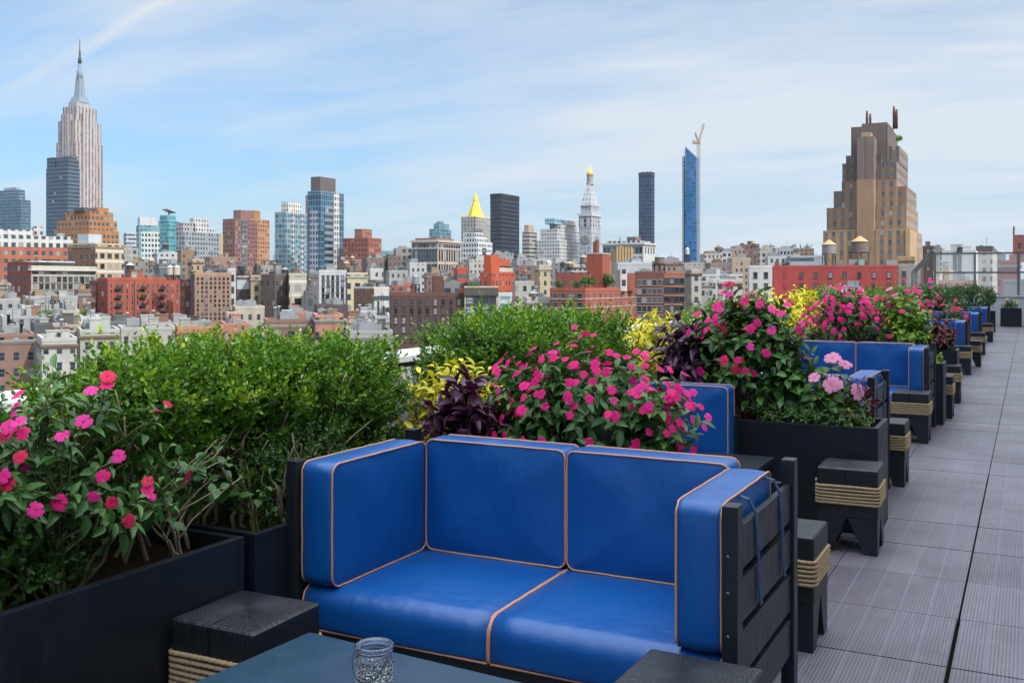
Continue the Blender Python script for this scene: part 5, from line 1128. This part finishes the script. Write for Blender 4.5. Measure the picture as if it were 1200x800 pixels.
    for i, (px, y0, wd) in enumerate(((656, 328, 16), (690, 324, 18), (711, 321, 18), (674, 329, 12))): roof_bush(['spreading bush at the left of the red brick terrace', 'bush left of centre on the red brick terrace', 'largest rounded bush on the red brick terrace', 'small bush in the middle of the red brick terrace'][i], px, y0, HOR+8*232/(241, 239, 247, 240)[i], (241, 239, 247, 240)[i], wd, 200+i, 'boxdark' if i == 0 else 'cover')
    b = bld('brown brick apartment house right of the planted red brick terrace', 744, 745, 777, 320, 262, 'wall', (.165, .065, .050), 'apartment_house', depth=16, roofstuff=1); windows(b, 'f', 5, 326, 377, 5, 1.25, 1.45, lo=.03, hi=.97)
    b = bld('rosy brick apartment house with fire escapes next to the brown one', 777.5, 778, 802.5, 320, 264, 'wall', (.40, .17, .12), 'apartment_house', depth=16); windows(b, 'f', 4, 324, 377, 5, 1.5, 1.3, lo=.03, hi=.97, frame='darkframe')
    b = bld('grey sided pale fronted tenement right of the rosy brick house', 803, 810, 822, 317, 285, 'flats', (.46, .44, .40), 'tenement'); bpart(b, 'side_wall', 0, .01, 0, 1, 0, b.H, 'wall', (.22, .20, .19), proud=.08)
    bld('long white low loft with blue grey windows left of the white block', 822, 823, 870, 323, 330, 'loft', (.58, .58, .57), 'loft_building', depth=20, roofstuff=3)
    bld('cream fronted shop building under the long white loft', 841, 842, 869, 329, 300, 'loft', (.56, .51, .43), 'loft_building', depth=14, roofstuff=2)
    b = bld('white painted end section of the long red painted block', 876.5, 878, 905, 313, 300, 'wall', (.60, .59, .57), 'party_wall_building', depth=18); windows(b, 'f', 2, 316, 355, 3, 1.15, 1.6, lo=.04, hi=.96, frame='darkframe')
    b = bld('long red painted block carrying the water tanks', 905.3, 906, 1052, 313, 300, 'wall', (.40, .055, .05), 'party_wall_building', depth=18); windows(b, 'f', 8, 316, 355, 3, 1.05, 1.6, lo=.06, hi=.99, frame='darkframe', skip=((0, 0), (1, 0), (2, 0)))
    for r_ in range(3): bpart(b, 'bricked_up_window', .085, .11, -.003, .02, zpx(316+13*(r_+.75), 300)-ZG, zpx(316+13*(r_+.25), 300)-ZG, 'wall', (.32, .04, .04), proud=.05)
    for x, w_, y in ((.08, .04, 308), (.63, .07, 304), (.76, .03, 306), (.93, .09, 305)): bpart(b, 'roof_shed', x, x+w_, .3, .8, b.H, zpx(y, 300)-ZG, 'wall', random.choice([DGR, GRY, (.05, .05, .05)]))
    bpart(b, 'chimney', .015, .05, .2, .4, b.H, zpx(306, 300)-ZG, 'wall', (.2, .07, .05)); bpart(b, 'duct', .70, .745, .1, .3, b.H, b.H+2.2, 'teal', (1, 1, 1))
    b = bld('grey painted section at the right end of the red painted block', 1052.3, 1053, 1082, 311.5, 300, 'wall', (.36, .34, .33), 'party_wall_building', depth=18); windows(b, 'f', 2, 315, 341, 2, 1.3, 1.9, lo=.0, hi=.9, frame='winframe'); bpart(b, 'corner_quoin', .97, 1, -.01, .5, 0, b.H+.3, 'wall', (.25, .09, .06), proud=.08)
    bld('low tan annex in front of the stepped brown tower', 1050, 1051, 1072, 302, 340, 'few', TAN, 'annex', depth=14)
    b = bld('white roof shed with a wide low window in front of the red painted block', 967, 968, 1012, 342, 160, 'strip', (.66, .66, .64), 'roof_shed', depth=8); bpart(b, 'roof_unit', .45, .95, .2, .8, b.H, zpx(335, 160)-ZG, 'hvac', (1, 1, 1)); bpart(b, 'roof_unit', .6, .9, .3, .7, zpx(335, 160)-ZG, zpx(329, 160)-ZG, 'hvac', (1, 1, 1))
    # right edge
    b = bld('plain white party wall block behind the glass screen', 1105, 1143, 1147, 295, 300, 'wall', (.56, .56, .56), 'party_wall_building', roofstuff=3, depth=18); windows(b, 'f', 2, 299, 318, 3, 1.0, 1.5, lo=.3, hi=.6, frame='darkframe')
    b = bld('cream terracotta loft with dark top storeys behind the glass screen', 1144, 1163, 1171, 296, 350, 'flats', (.50, .44, .36), 'loft_building', roofstuff=2, beta=12); bpart(b, 'top_storeys', 0, 1, 0, 1, b.H+.4, zpx(288, 350)-ZG, 'flats', (.13, .10, .10), proud=.1)
    b = bld('red brick block with tall chimney turret at the right edge', 1169.5, 1196, 1215, 307, 240, 'few', (.30, .085, .065), 'brick_building', dmax=20); bpart(b, 'turret', .66, 1.2, .1, .8, b.H, zpx(275, 240)-ZG, 'few', (.30, .09, .07)); bpart(b, 'chimney', .66, .74, .1, .3, zpx(275, 240)-ZG, zpx(265, 240)-ZG, 'wall', (.20, .06, .05)); bpart(b, 'step', .5, .66, .1, .8, b.H, zpx(298, 240)-ZG, 'wall', (.28, .08, .06))
    bld('low salmon brick house below the plain white party wall', 1100, 1142, 1145, 331, 200, 'flats', (.44, .16, .11), 'brick_building', depth=12, roofstuff=2)
    bld('grey metal clad roof block low at the right edge', 1176, 1205, 1215, 330, 190, 'wall', (.22, .23, .25), 'roof_shed', depth=12)
    bld('narrow tan wall left of the plain white block, behind the screen', 1094, 1101, 1103, 321, 215, 'wall', (.55, .42, .30), 'annex', depth=8)
    for i, a in enumerate([(1081, 1096, 289, 520, BRN, 'far dark apartment block right of the stepped brown tower'), (1090, 1106, 291, 560, GRY, 'far grey roofline left of the plain white block'), (1146, 1166, 293, 600, TAN, 'far tan block behind the cream terracotta loft'), (1163, 1180, 299, 480, GRY, 'far grey block left of the red turret'), (1096, 1114, 318, 260, TAN, 'low tan house seen through the slanted glass')]):
        bld(a[5], a[0], a[1]-2, a[1], a[2], a[3], 'flats', a[4], depth=20, roofstuff=2)
def build_fill():
    F = [
    # x0, corner, x1, ytop, d, facade, colour, label
    (-120, -116, -8, 372, 230, 'flats', (.30, .13, .09), 'red brown tenement row just beyond the left edge of the view'),
    (-230, -225, -122, 360, 240, 'loft', (.40, .36, .30), 'pale loft row farther beyond the left edge of the view'),
    (-150, -146, -6, 322, 330, 'flats', (.36, .24, .15), 'tan apartment row behind the red brown tenement row at far left'),
    (-260, -255, -152, 312, 360, 'flats', (.26, .10, .07), 'dark brick apartment block at the far left behind the pale loft row'),
    (-110, -106, -10, 268, 480, 'office', (.40, .40, .41), 'grey office slab beyond the left edge behind the tan apartment row'),
    (-330, -325, -232, 340, 260, 'flats', (.42, .30, .19), 'sandy tenement at the far left end of the city'),
    (26, 30, 91, 349, 262, 'few', (.34, .34, .34), 'low grey block with roof tank in front of the cream loft building'),
    (-4, 0, 24, 352, 250, 'few', (.45, .44, .42), 'low pale block at the left edge under the tan block'),
    (88, 92, 106, 341, 270, 'flats', (.24, .13, .10), 'small brown house left of the dark red tenement'),
    (22, 26, 46, 360, 240, 'wall', (.56, .56, .55), 'small white cube house at the lower left'),
    (0, 3, 72, 373, 225, 'few', (.42, .45, .47), 'wide blue grey roof block at the lower left'),
    (70, 74, 93, 366, 222, 'loft', (.52, .50, .42), 'small cream house with yellow awning beside the roof garden'),
    (92, 95, 116, 373, 216, 'few', (.58, .58, .56), 'small white house below the dark red tenement'),
    (36, 40, 70, 381, 200, 'wall', (.10, .10, .105), 'black roofed workshop at the lower left'),
    (64, 68, 98, 383, 198, 'few', (.40, .33, .24), 'tan workshop beside the black roofed one'),
    (-5, -2, 40, 394, 190, 'flats', (.26, .15, .12), 'long low brown terrace at the lower left'),
    (43, 49, 90, 399, 178, 'few', (.56, .55, .52), 'white blank walled house above the near hedge'),
    (90, 94, 140, 389, 190, 'few', (.40, .42, .36), 'pale green roofed shed above the near hedge'),
    (98, 102, 170, 379, 228, 'few', (.14, .14, .15), 'long dark roofed range below the red brick block'),
    (138, 142, 205, 386, 210, 'few', (.50, .49, .46), 'long pale range under the red brick block'),
    (205, 208, 262, 385, 214, 'loft', (.46, .20, .12), 'orange brick range with arched cornice under the tan block'),
    (168, 172, 230, 380, 232, 'few', (.33, .33, .33), 'grey roof range below the fire escapes'),
    (258, 262, 292, 381, 225, 'few', (.42, .19, .14), 'small salmon house with green shed right of the tan block'),
    (272, 276, 310, 361, 262, 'few', (.46, .41, .33), 'low tan blank walled block right of the tan apartment block'),
    (265, 267, 276.5, 316, 300, 'office', (.62, .62, .60), 'narrow white tenement right of the tan apartment block'),
    (276, 278, 292, 322, 310, 'few', (.12, .075, .065), 'dark brown tenement with white top band'),
    (291, 294, 307, 324, 305, 'flats', (.40, .30, .20), 'tan narrow tenement right of the dark brown tenement'),
    (306, 322, 338, 323, 300, 'few', (.125, .09, .08), 'dark umber loft left of the cream corner loft'),
    (337.5, 339, 359.5, 322, 296, 'loft_band', (.60, .54, .41), 'cream corner loft with bold cornice'),
    (356, 358, 369, 343, 290, 'office', (.13, .13, .14), 'black framed narrow house right of the cream corner loft'),
    (309, 312, 370, 377, 230, 'loft', (.24, .13, .10), 'long brown low range above the hedge middle'),
    (366, 370, 402, 371, 226, 'loft', (.46, .22, .16), 'salmon low range above the hedge middle'),
    (330, 334, 362, 368, 246, 'few', (.42, .17, .13), 'red roof house behind the long brown low range'),
    (373, 374, 406, 318, 330, 'wall', (.68, .68, .69), 'blue white block with paired dark windows'),
    (405.5, 407, 431, 321, 331, 'loft', (.58, .50, .33), 'cream loft joined to the blue white block'),
    (429, 434, 449, 316, 345, 'few', (.64, .63, .61), 'white stair tower building right of the cream loft'),
    (415, 438, 456, 338, 285, 'strip', (.64, .62, .58), 'brown sided house with white striped front'),
    (368, 372, 408, 359, 268, 'few', (.10, .065, .065), 'low dark brick garage under the blue white block'),
    (402, 406, 436, 378, 232, 'few', (.46, .30, .24), 'pale pink low house left of the dark brown brick loft'),
    (417, 421, 446, 366, 250, 'wall', (.60, .60, .60), 'low white workshop with roof units'),
    (436, 440, 458, 372, 235, 'few', (.50, .50, .50), 'small grey white house touching the dark brown brick loft'),
    (405, 410, 460, 390, 200, 'few', (.42, .42, .42), 'grey flat roof just past the white parapet gap'),
    (455, 459, 480, 336, 310, 'flats', (.30, .10, .075), 'rust red house behind the dark brown brick loft'),
    (470, 473, 486, 332, 330, 'few', (.44, .15, .12), 'pinkish red house with roof tank'),
    (449, 455, 470, 301, 480, 'few', (.17, .11, .10), 'dark umber warehouse left of the classical loft'),
    (452, 456, 478, 318, 400, 'few', (.46, .47, .48), 'grey white house cluster below the dark umber warehouse'),
    (476, 480, 500, 309, 450, 'few', (.55, .56, .58), 'blue white rooftop house below the classical loft, left'),
    (497, 500, 520, 321, 380, 'few', (.22, .13, .11), 'brown house below the classical loft'),
    (510, 516, 534, 325, 350, 'few', (.48, .46, .42), 'pale house behind the brown brick loft roof'),
    (531, 536, 548, 315, 340, 'strip', (.46, .085, .05), 'small scarlet house with white bands'),
    (546, 550, 566, 330, 330, 'few', (.50, .49, .47), 'grey white house left of the orange red block'),
    (545, 550, 574, 305, 520, 'few', (.42, .40, .36), 'beige low block below the white ornate office building'),
    (575, 580, 602, 297, 620, 'few', (.30, .29, .29), 'grey rooftop block below the black slab'),
    (600, 604, 626, 331, 300, 'flats', (.44, .42, .38), 'grey beige block right of the orange red block'),
    (613, 618, 645, 350, 255, 'few', (.60, .59, .56), 'white stepped house with water tank'),
    (626, 632, 646, 312, 330, 'few', (.52, .43, .28), 'tan stair tower house left of the red brick terrace'),
    (603, 608, 632, 312, 420, 'loft', (.26, .14, .11), 'brown loft behind the grey beige block'),
    (600, 606, 622, 304, 560, 'few', (.40, .40, .42), 'grey roof house below the slender tan tower'),
    (618, 624, 646, 305, 540, 'few', (.52, .52, .52), 'white roof cluster below the white stepped block'),
    (640, 646, 668, 309, 470, 'few', (.20, .20, .21), 'dark roof house below the clock tower, left'),
    (664, 670, 690, 311, 420, 'few', (.56, .56, .55), 'white roof house left of the brick chimney tower'),
    (716, 722, 742, 293, 390, 'wall', (.46, .32, .17), 'tan ornate attic block behind the brick stair tower'),
    (720, 724, 764, 309, 350, 'wall', (.58, .60, .63), 'flat blue white roof block behind the brown apartment house'),
    (764, 768, 800, 307, 420, 'few', (.30, .22, .19), 'brown grey house behind the round roof tank'),
    (796, 802, 826, 309, 450, 'few', (.38, .35, .32), 'grey house at the foot of the bright blue tower'),
    (820, 826, 846, 298, 560, 'few', (.46, .43, .38), 'beige roof house right of the bright blue tower'),
    (826, 832, 852, 309, 430, 'few', (.24, .18, .16), 'brown house behind the long white loft'),
    (836, 840, 858, 296, 620, 'loft', (.60, .60, .60), 'white stepped apartment house on the skyline'),
    (848, 852, 872, 292, 640, 'flats', (.36, .25, .19), 'tan brown apartment house on the skyline'),
    (866, 870, 890, 287, 650, 'flats', (.20, .11, .095), 'dark brown gabled apartment house on the skyline'),
    (852, 858, 880, 303, 460, 'few', (.42, .33, .25), 'tan roof house left of the white end section'),
    (886, 890, 912, 291, 620, 'loft', (.52, .47, .40), 'cream apartment house on the skyline behind the red painted block'),
    (908, 912, 936, 291, 640, 'office', (.46, .48, .50), 'grey blue office house on the skyline behind the red painted block'),
    (930, 935, 954, 292, 600, 'flats', (.26, .17, .13), 'brown house on the skyline left of the cone roofed tanks'),
    (896, 900, 922, 302, 400, 'few', (.60, .62, .64), 'white plant house just above the red painted block'),
    (922, 926, 966, 301, 390, 'strip', (.42, .46, .50), 'long grey louvred plant house above the red painted block'),
    (806, 812, 836, 331, 300, 'few', (.45, .44, .42), 'grey house under the grey sided tenement'),
    (146, 150, 182, 307, 470, 'few', (.24, .21, .19), 'dark rooftop house behind the long red brick block, left'),
    (180, 184, 208, 297, 420, 'few', (.55, .58, .61), 'blue white house behind the long red brick block'),
    (182, 187, 214, 310, 380, 'few', (.12, .15, .17), 'blue black plant house behind the long red brick block'),
    (207, 212, 231, 294, 440, 'few', (.26, .16, .11), 'brown loft tower behind the tan apartment block'),
    (220, 225, 239, 305, 390, 'few', (.46, .32, .19), 'tan stair tower behind the tan apartment block'),
    (238, 243, 268, 316, 360, 'office', (.10, .11, .12), 'dark glass house behind the tan apartment block'),
    (136, 140, 162, 292, 560, 'loft', (.46, .44, .40), 'pale loft right of the brown sided cream loft'),
    (240, 246, 276, 302, 520, 'flats', (.30, .18, .14), 'brown block below the grey apartment slab'),
    (300, 306, 330, 312, 480, 'few', (.30, .27, .25), 'grey brown block below the orange lit tower'),
    (356, 362, 376, 322, 420, 'few', (.16, .14, .14), 'dark block below the tallest glass tower'),
    (396, 402, 424, 305, 470, 'few', (.26, .16, .13), 'brown block below the brown brick tower'),
    (424, 430, 452, 303, 480, 'few', (.20, .15, .14), 'umber block right below the brown brick tower'),
    (690, 696, 722, 306, 480, 'few', (.46, .45, .43), 'grey white block below the classical courthouse like block'),
    (0, 6, 40, 342, 320, 'few', (.30, .12, .09), 'red brick rear wing under the long white topped loft'),
    ]
    for a in F:
        x0, xc, x1, y, d, mt, c, lb = a
        if min(c) > .38: c = tuple(v*.80 for v in c)
        b = bld(lb, x0, xc, x1, y, d, mt, c, 'city_house' if d < 420 else 'city_block', roofstuff=7 if d < 330 else 4, dmax=24, depth=None if xc-x0 > 1 else 14)
        if 'white top band' in lb: bpart(b, 'top_band', 0, 1, 0, 1, b.H-4.5, b.H-.3, 'wall', (.5, .55, .62), proud=.1)
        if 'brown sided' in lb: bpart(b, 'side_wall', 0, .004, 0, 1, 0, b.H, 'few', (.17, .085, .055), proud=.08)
        if 'blue white block with paired' in lb: windows(b, 'f', 5, 322, 358, 5, .95, 1.5, lo=.06, hi=.94, frame='darkframe')
        if 'dark umber loft' in lb: pass
        if 'tan ornate' in lb:
            for k in range(6): bpart(b, 'buttress', k/6+.02, k/6+.10, -.03, .1, 0, b.H+1.4, 'wall', (.48, .34, .18))
        if 'yellow awning' in lb:
            m = MB(); m.add([(-b.W*.1, -b.D/2-1.6, b.H-2.2), (b.W*.5, -b.D/2-1.6, b.H-2.2), (b.W*.5, -b.D/2, b.H-.8), (-b.W*.1, -b.D/2, b.H-.8)], [(0, 1, 2, 3)]); m.build('awning', M['gold'], b.o)
    # water tanks
    T = [('dark wooden tank on legs left above the long red brick block', 152.5, 307.5, 317, 325, 300, 9, 'steel', 'tankpale'), ('slim wooden tank with pale top right of the blue white house', 178, 303, 312, 320, 400, 7, 'tankwood', 'tankroof'),
         ('left of the paired pale cylinder tanks above the red brick block', 199.5, 310.5, 322, 328, 290, 7.4, 'tankpale', 'tankpale'), ('right of the paired pale cylinder tanks above the red brick block', 207.3, 310.5, 322, 328, 290, 7.4, 'tankpale', 'tankpale'),
         ('small dark tank above the teal tower foot', 194, 284, 290, 298, 460, 7, 'steel', 'tankwood'), ('dark tank above the dark brown tenement', 283, 309, 316, 322, 310, 9, 'steel', 'steel'), ('grey tank on the cream corner loft', 334, 313, 319, 323, 305, 8, 'steel', 'hvac'),
         ('brick coloured tank with cone roof left of the white stair tower building', 406, 306, 313, 320, 340, 6.5, 'tankwood', 'tankroof'), ('small brown tank on the brown block below the brick tower', 413, 300, 306, 311, 400, 5.5, 'tankwood', 'tankroof'), ('tall grey tank with pale cone roof above the dark brown brick loft', 487, 321.5, 333, 344, 240, 8.5, 'hvac', 'hvac'),
         ('grey tank with cone roof on the white stepped house', 625, 340, 348, 351, 256, 11, 'tankwood', 'hvac'), ('round grey tank on legs over the brown apartment house', 773, 297.5, 309, 320, 264, 11.5, 'tankwood', 'hvac'), ('grey tank left of the brick chimney tower', 684, 298.5, 308, 313, 330, 8.5, 'tankwood', 'hvac'),
         ('small tan tank below the white stepped block', 668, 306, 313, 317, 380, 8, 'tankwood', 'tankroof'), ('white domed tank below the white stepped block', 642.5, 305, 311, 314, 430, 7.5, 'ductwhite', 'ductwhite'), ('dark squat tank right of the white domed tank', 659.5, 306, 312, 315, 420, 5.5, 'steel', 'steel'),
         ('tall white tank at the foot of the bright blue tower', 805.5, 290, 298, 306, 420, 4.5, 'ductwhite', 'ductwhite'), ('left cone roofed tank on steel trestle over the red painted block', 971.5, 281, 297.5, 311, 310, 16, 'hvac', 'tankroof'), ('right cone roofed tank on posts over the red painted block', 1007.5, 276.5, 295.5, 312, 302, 18.5, 'tankwood', 'tankroof'),
         ('dark tank on the low grey block', 64.5, 344, 352, 356, 258, 9, 'tankwood', 'tankwood'), ('small dark tank on the small white cube house', 36, 349, 357, 360, 244, 7, 'tankwood', 'tankwood'), ('small dark tank on the plain white party wall block', 1125, 288, 293, 296, 302, 6, 'steel', 'steel'),
         ('far small tank on the dark brown gabled apartment house', 884, 283, 288, 291, 640, 6, 'tankwood', 'tankroof'), ('far tank on the tan brown apartment house', 842, 287, 293, 296, 620, 9, 'tankwood', 'tankwood')]
    for lb, px, y0, y1, y2, d, w, tk, cn in T: water_tower(lb, px, y0, y1, y2, d, w, tk, cn)
    roof_bush('roof garden bushes left of the small cream house', 56, 362, 372, 226, 22, 301, 'cover', name='roof_shrub', cat='shrub'); roof_bush('yellow green bush right of the small cream house', 100, 362, 371, 223, 15, 302, 'limeleaf', name='roof_shrub', cat='shrub')
    roof_bush('bushes on the roof edge of the long cream loft building', 22, 304, 310, 305, 18, 303, 'boxdark', name='roof_shrub', cat='shrub'); roof_bush('small bush on the tan apartment block roof corner', 228, 317, 323, 275, 14, 304, 'cover', name='roof_shrub', cat='shrub')
    roof_bush('green bush behind the cream loft with dark cornice', 556, 331, 340, 215, 16, 305, 'cover', name='roof_shrub', cat='shrub'); roof_bush('low bushes below the tan apartment block', 246, 377, 383, 222, 18, 306, 'cover', name='roof_shrub', cat='shrub')
    roof_bush('small bush left of the dark red tenement', 116, 327, 334, 290, 12, 307, 'boxdark', name='roof_shrub', cat='shrub')

def build_haze():
    m = bpy.data.materials.new('city_haze'); m.use_nodes = True; nt = m.node_tree; nt.nodes.remove(nt.nodes['Principled BSDF'])
    v = nt.nodes.new('ShaderNodeVolumePrincipled'); v.inputs['Color'].default_value = (.80, .89, 1, 1); v.inputs['Density'].default_value = HAZE; v.inputs['Anisotropy'].default_value = .2
    nt.links.new(v.outputs[0], nt.nodes['Material Output'].inputs['Volume'])
    b = MB(); b.box(-6100, 6100, -1600, 9100, ZG-1, 620); o = b.build('haze', m); tag(o, kind='stuff')
def build_world():
    w = bpy.data.worlds.new('World'); scene.world = w; w.use_nodes = True; nt = w.node_tree; bg = nt.nodes['Background']
    S = Vector((.955, -.30, 0)).normalized(); el = R(SUN_EL); sun_dir = Vector((S.x*math.cos(el), S.y*math.cos(el), math.sin(el)))
    sky = nt.nodes.new('ShaderNodeTexSky'); sky.sky_type = 'NISHITA'; sky.sun_disc = False; sky.sun_elevation = el; sky.sun_rotation = math.atan2(S.x, S.y)
    sky.air_density = 1.0; sky.dust_density = 1.6; sky.ozone_density = 1.2; sky.altitude = 50
    tc = nt.nodes.new('ShaderNodeTexCoord'); sp = nd(nt, 'ShaderNodeSeparateXYZ'); nt.links.new(tc.outputs['Generated'], sp.inputs[0])
    den = mth(nt, 'ADD', mth(nt, 'MAXIMUM', sp.outputs[2], 0), .10)
    cv = nd(nt, 'ShaderNodeCombineXYZ'); nt.links.new(mth(nt, 'DIVIDE', sp.outputs[0], den), cv.inputs[0]); nt.links.new(mth(nt, 'DIVIDE', sp.outputs[1], den), cv.inputs[1])
    mp = nd(nt, 'ShaderNodeMapping'); mp.inputs['Rotation'].default_value = (0, 0, R(-40)); mp.inputs['Scale'].default_value = (.30, .85, 1); mp.inputs['Location'].default_value = (3.1, 1.7, 0); nt.links.new(cv.outputs[0], mp.inputs[0])
    wv = nd(nt, 'ShaderNodeTexNoise'); wv.inputs['Scale'].default_value = .55; wv.inputs['Detail'].default_value = 7; wv.inputs['Roughness'].default_value = .56; wv.inputs['Distortion'].default_value = .7; nt.links.new(mp.outputs[0], wv.inputs['Vector'])
    n2 = noise(nt, mp.outputs[0], 2.4, 6, .6)
    c = mth(nt, 'ADD', mth(nt, 'MULTIPLY', wv.outputs['Fac'], .64), mth(nt, 'MULTIPLY', n2, .36))
    # thicker veil towards the right, where the photograph's cirrus is
    side = mth(nt, 'ADD', mth(nt, 'MULTIPLY', sp.outputs[0], float(RT.x)), mth(nt, 'MULTIPLY', sp.outputs[1], float(RT.y)))
    c = mth(nt, 'ADD', c, mth(nt, 'MULTIPLY', side, .16))
    cl = stepr(nt, c, .375, .60)
    cl = mth(nt, 'MULTIPLY', cl, .92)
    over = stepr(nt, sp.outputs[2], .40, .82)  # overhead cloud added out of view, brightened to light the shaded deck
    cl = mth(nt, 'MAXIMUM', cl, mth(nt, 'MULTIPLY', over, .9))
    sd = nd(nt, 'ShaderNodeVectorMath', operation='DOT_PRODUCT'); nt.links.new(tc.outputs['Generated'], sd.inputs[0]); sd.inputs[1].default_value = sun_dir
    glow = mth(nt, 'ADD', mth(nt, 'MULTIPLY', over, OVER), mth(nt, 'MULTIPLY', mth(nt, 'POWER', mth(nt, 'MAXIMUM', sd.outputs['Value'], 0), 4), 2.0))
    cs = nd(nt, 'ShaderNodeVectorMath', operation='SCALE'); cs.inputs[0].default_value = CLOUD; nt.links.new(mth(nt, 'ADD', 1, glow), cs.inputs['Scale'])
    # old contrail, upper left
    d1, d2 = (FW+RT*(-410/FPX)+Vector((0, 0, 330/FPX))).normalized(), (FW+RT*(-570/FPX)+Vector((0, 0, 235/FPX))).normalized(); nn = d1.cross(d2).normalized()
    dt = nd(nt, 'ShaderNodeVectorMath', operation='DOT_PRODUCT'); nt.links.new(tc.outputs['Generated'], dt.inputs[0]); dt.inputs[1].default_value = nn
    wob = mth(nt, 'MULTIPLY', mth(nt, 'SUBTRACT', noise(nt, tc.outputs['Generated'], 14, 4), .5), .014)
    tr = stepr(nt, mth(nt, 'ABSOLUTE', mth(nt, 'ADD', dt.outputs['Value'], wob)), .0085, .001)
    along = mth(nt, 'MULTIPLY', stepr(nt, side, -.60, -.44), stepr(nt, side, -.22, -.34))
    cl = mth(nt, 'ADD', cl, mth(nt, 'MULTIPLY', mth(nt, 'MULTIPLY', tr, along), .28), True)
    skyc = nd(nt, 'ShaderNodeVectorMath', operation='MULTIPLY'); nt.links.new(sky.outputs[0], skyc.inputs[0]); skyc.inputs[1].default_value = SKY_TINT
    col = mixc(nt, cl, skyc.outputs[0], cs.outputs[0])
    hz = mth(nt, 'POWER', mth(nt, 'SUBTRACT', 1.0, mth(nt, 'ABSOLUTE', sp.outputs[2])), 9.0)
    col = mixc(nt, mth(nt, 'MULTIPLY', hz, .62), col, HORIZON)
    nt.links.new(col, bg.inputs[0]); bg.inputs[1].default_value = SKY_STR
    l = bpy.data.lights.new('sun', 'SUN'); l.energy = SUN_STR; l.angle = R(.6); l.color = (1, .93, .82)
    o = bpy.data.objects.new('sun', l); COL.objects.link(o); o.rotation_euler = (-sun_dir).to_track_quat('-Z', 'Y').to_euler(); o.location = (20, 0, 60)
    cam = bpy.data.cameras.new('camera'); cam.lens = 36*FPX/1200; cam.sensor_width = 36; cam.shift_y = -(400-HOR)/1200; cam.clip_end = 20000; cam.clip_start = .05
    co = bpy.data.objects.new('camera', cam); COL.objects.link(co); co.location = (0, 0, CAMH); co.rotation_euler = (math.pi/2, 0, YAW); scene.camera = co
    vs = scene.view_settings; vs.view_transform = 'Standard'; vs.look = 'None'; vs.gamma = 1; vs.exposure = EXPO; vs.use_curve_mapping = False
    scene.cycles.max_bounces = 8; scene.cycles.transparent_max_bounces = 12
    scene.cycles.use_denoising = True

HAZE = .00003
SUN_EL, SUN_STR, SKY_STR, EXPO = 40, 2.5, .10, .66
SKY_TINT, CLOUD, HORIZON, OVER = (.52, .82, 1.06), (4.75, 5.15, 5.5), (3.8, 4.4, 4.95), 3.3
build_materials(); city_materials()
facade('walker', 3.3, 4.2, .44, .52, lit=.12, win=(.04, .065, .09), skip=.03, frame=.16, spandrel=(.19, .115, .072))
facade('piers_brown', 3.6, 40, .10, .98, win=(.06, .045, .04), wrough=.8, lit=0, roof=(.2, .18, .16))
M['redmetal'] = plain('rust_red_steel', (.10, .035, .03), .7, .3, var=.2)
build_furniture(); build_plants(); build_city(); build_fill(); build_world(); build_haze()
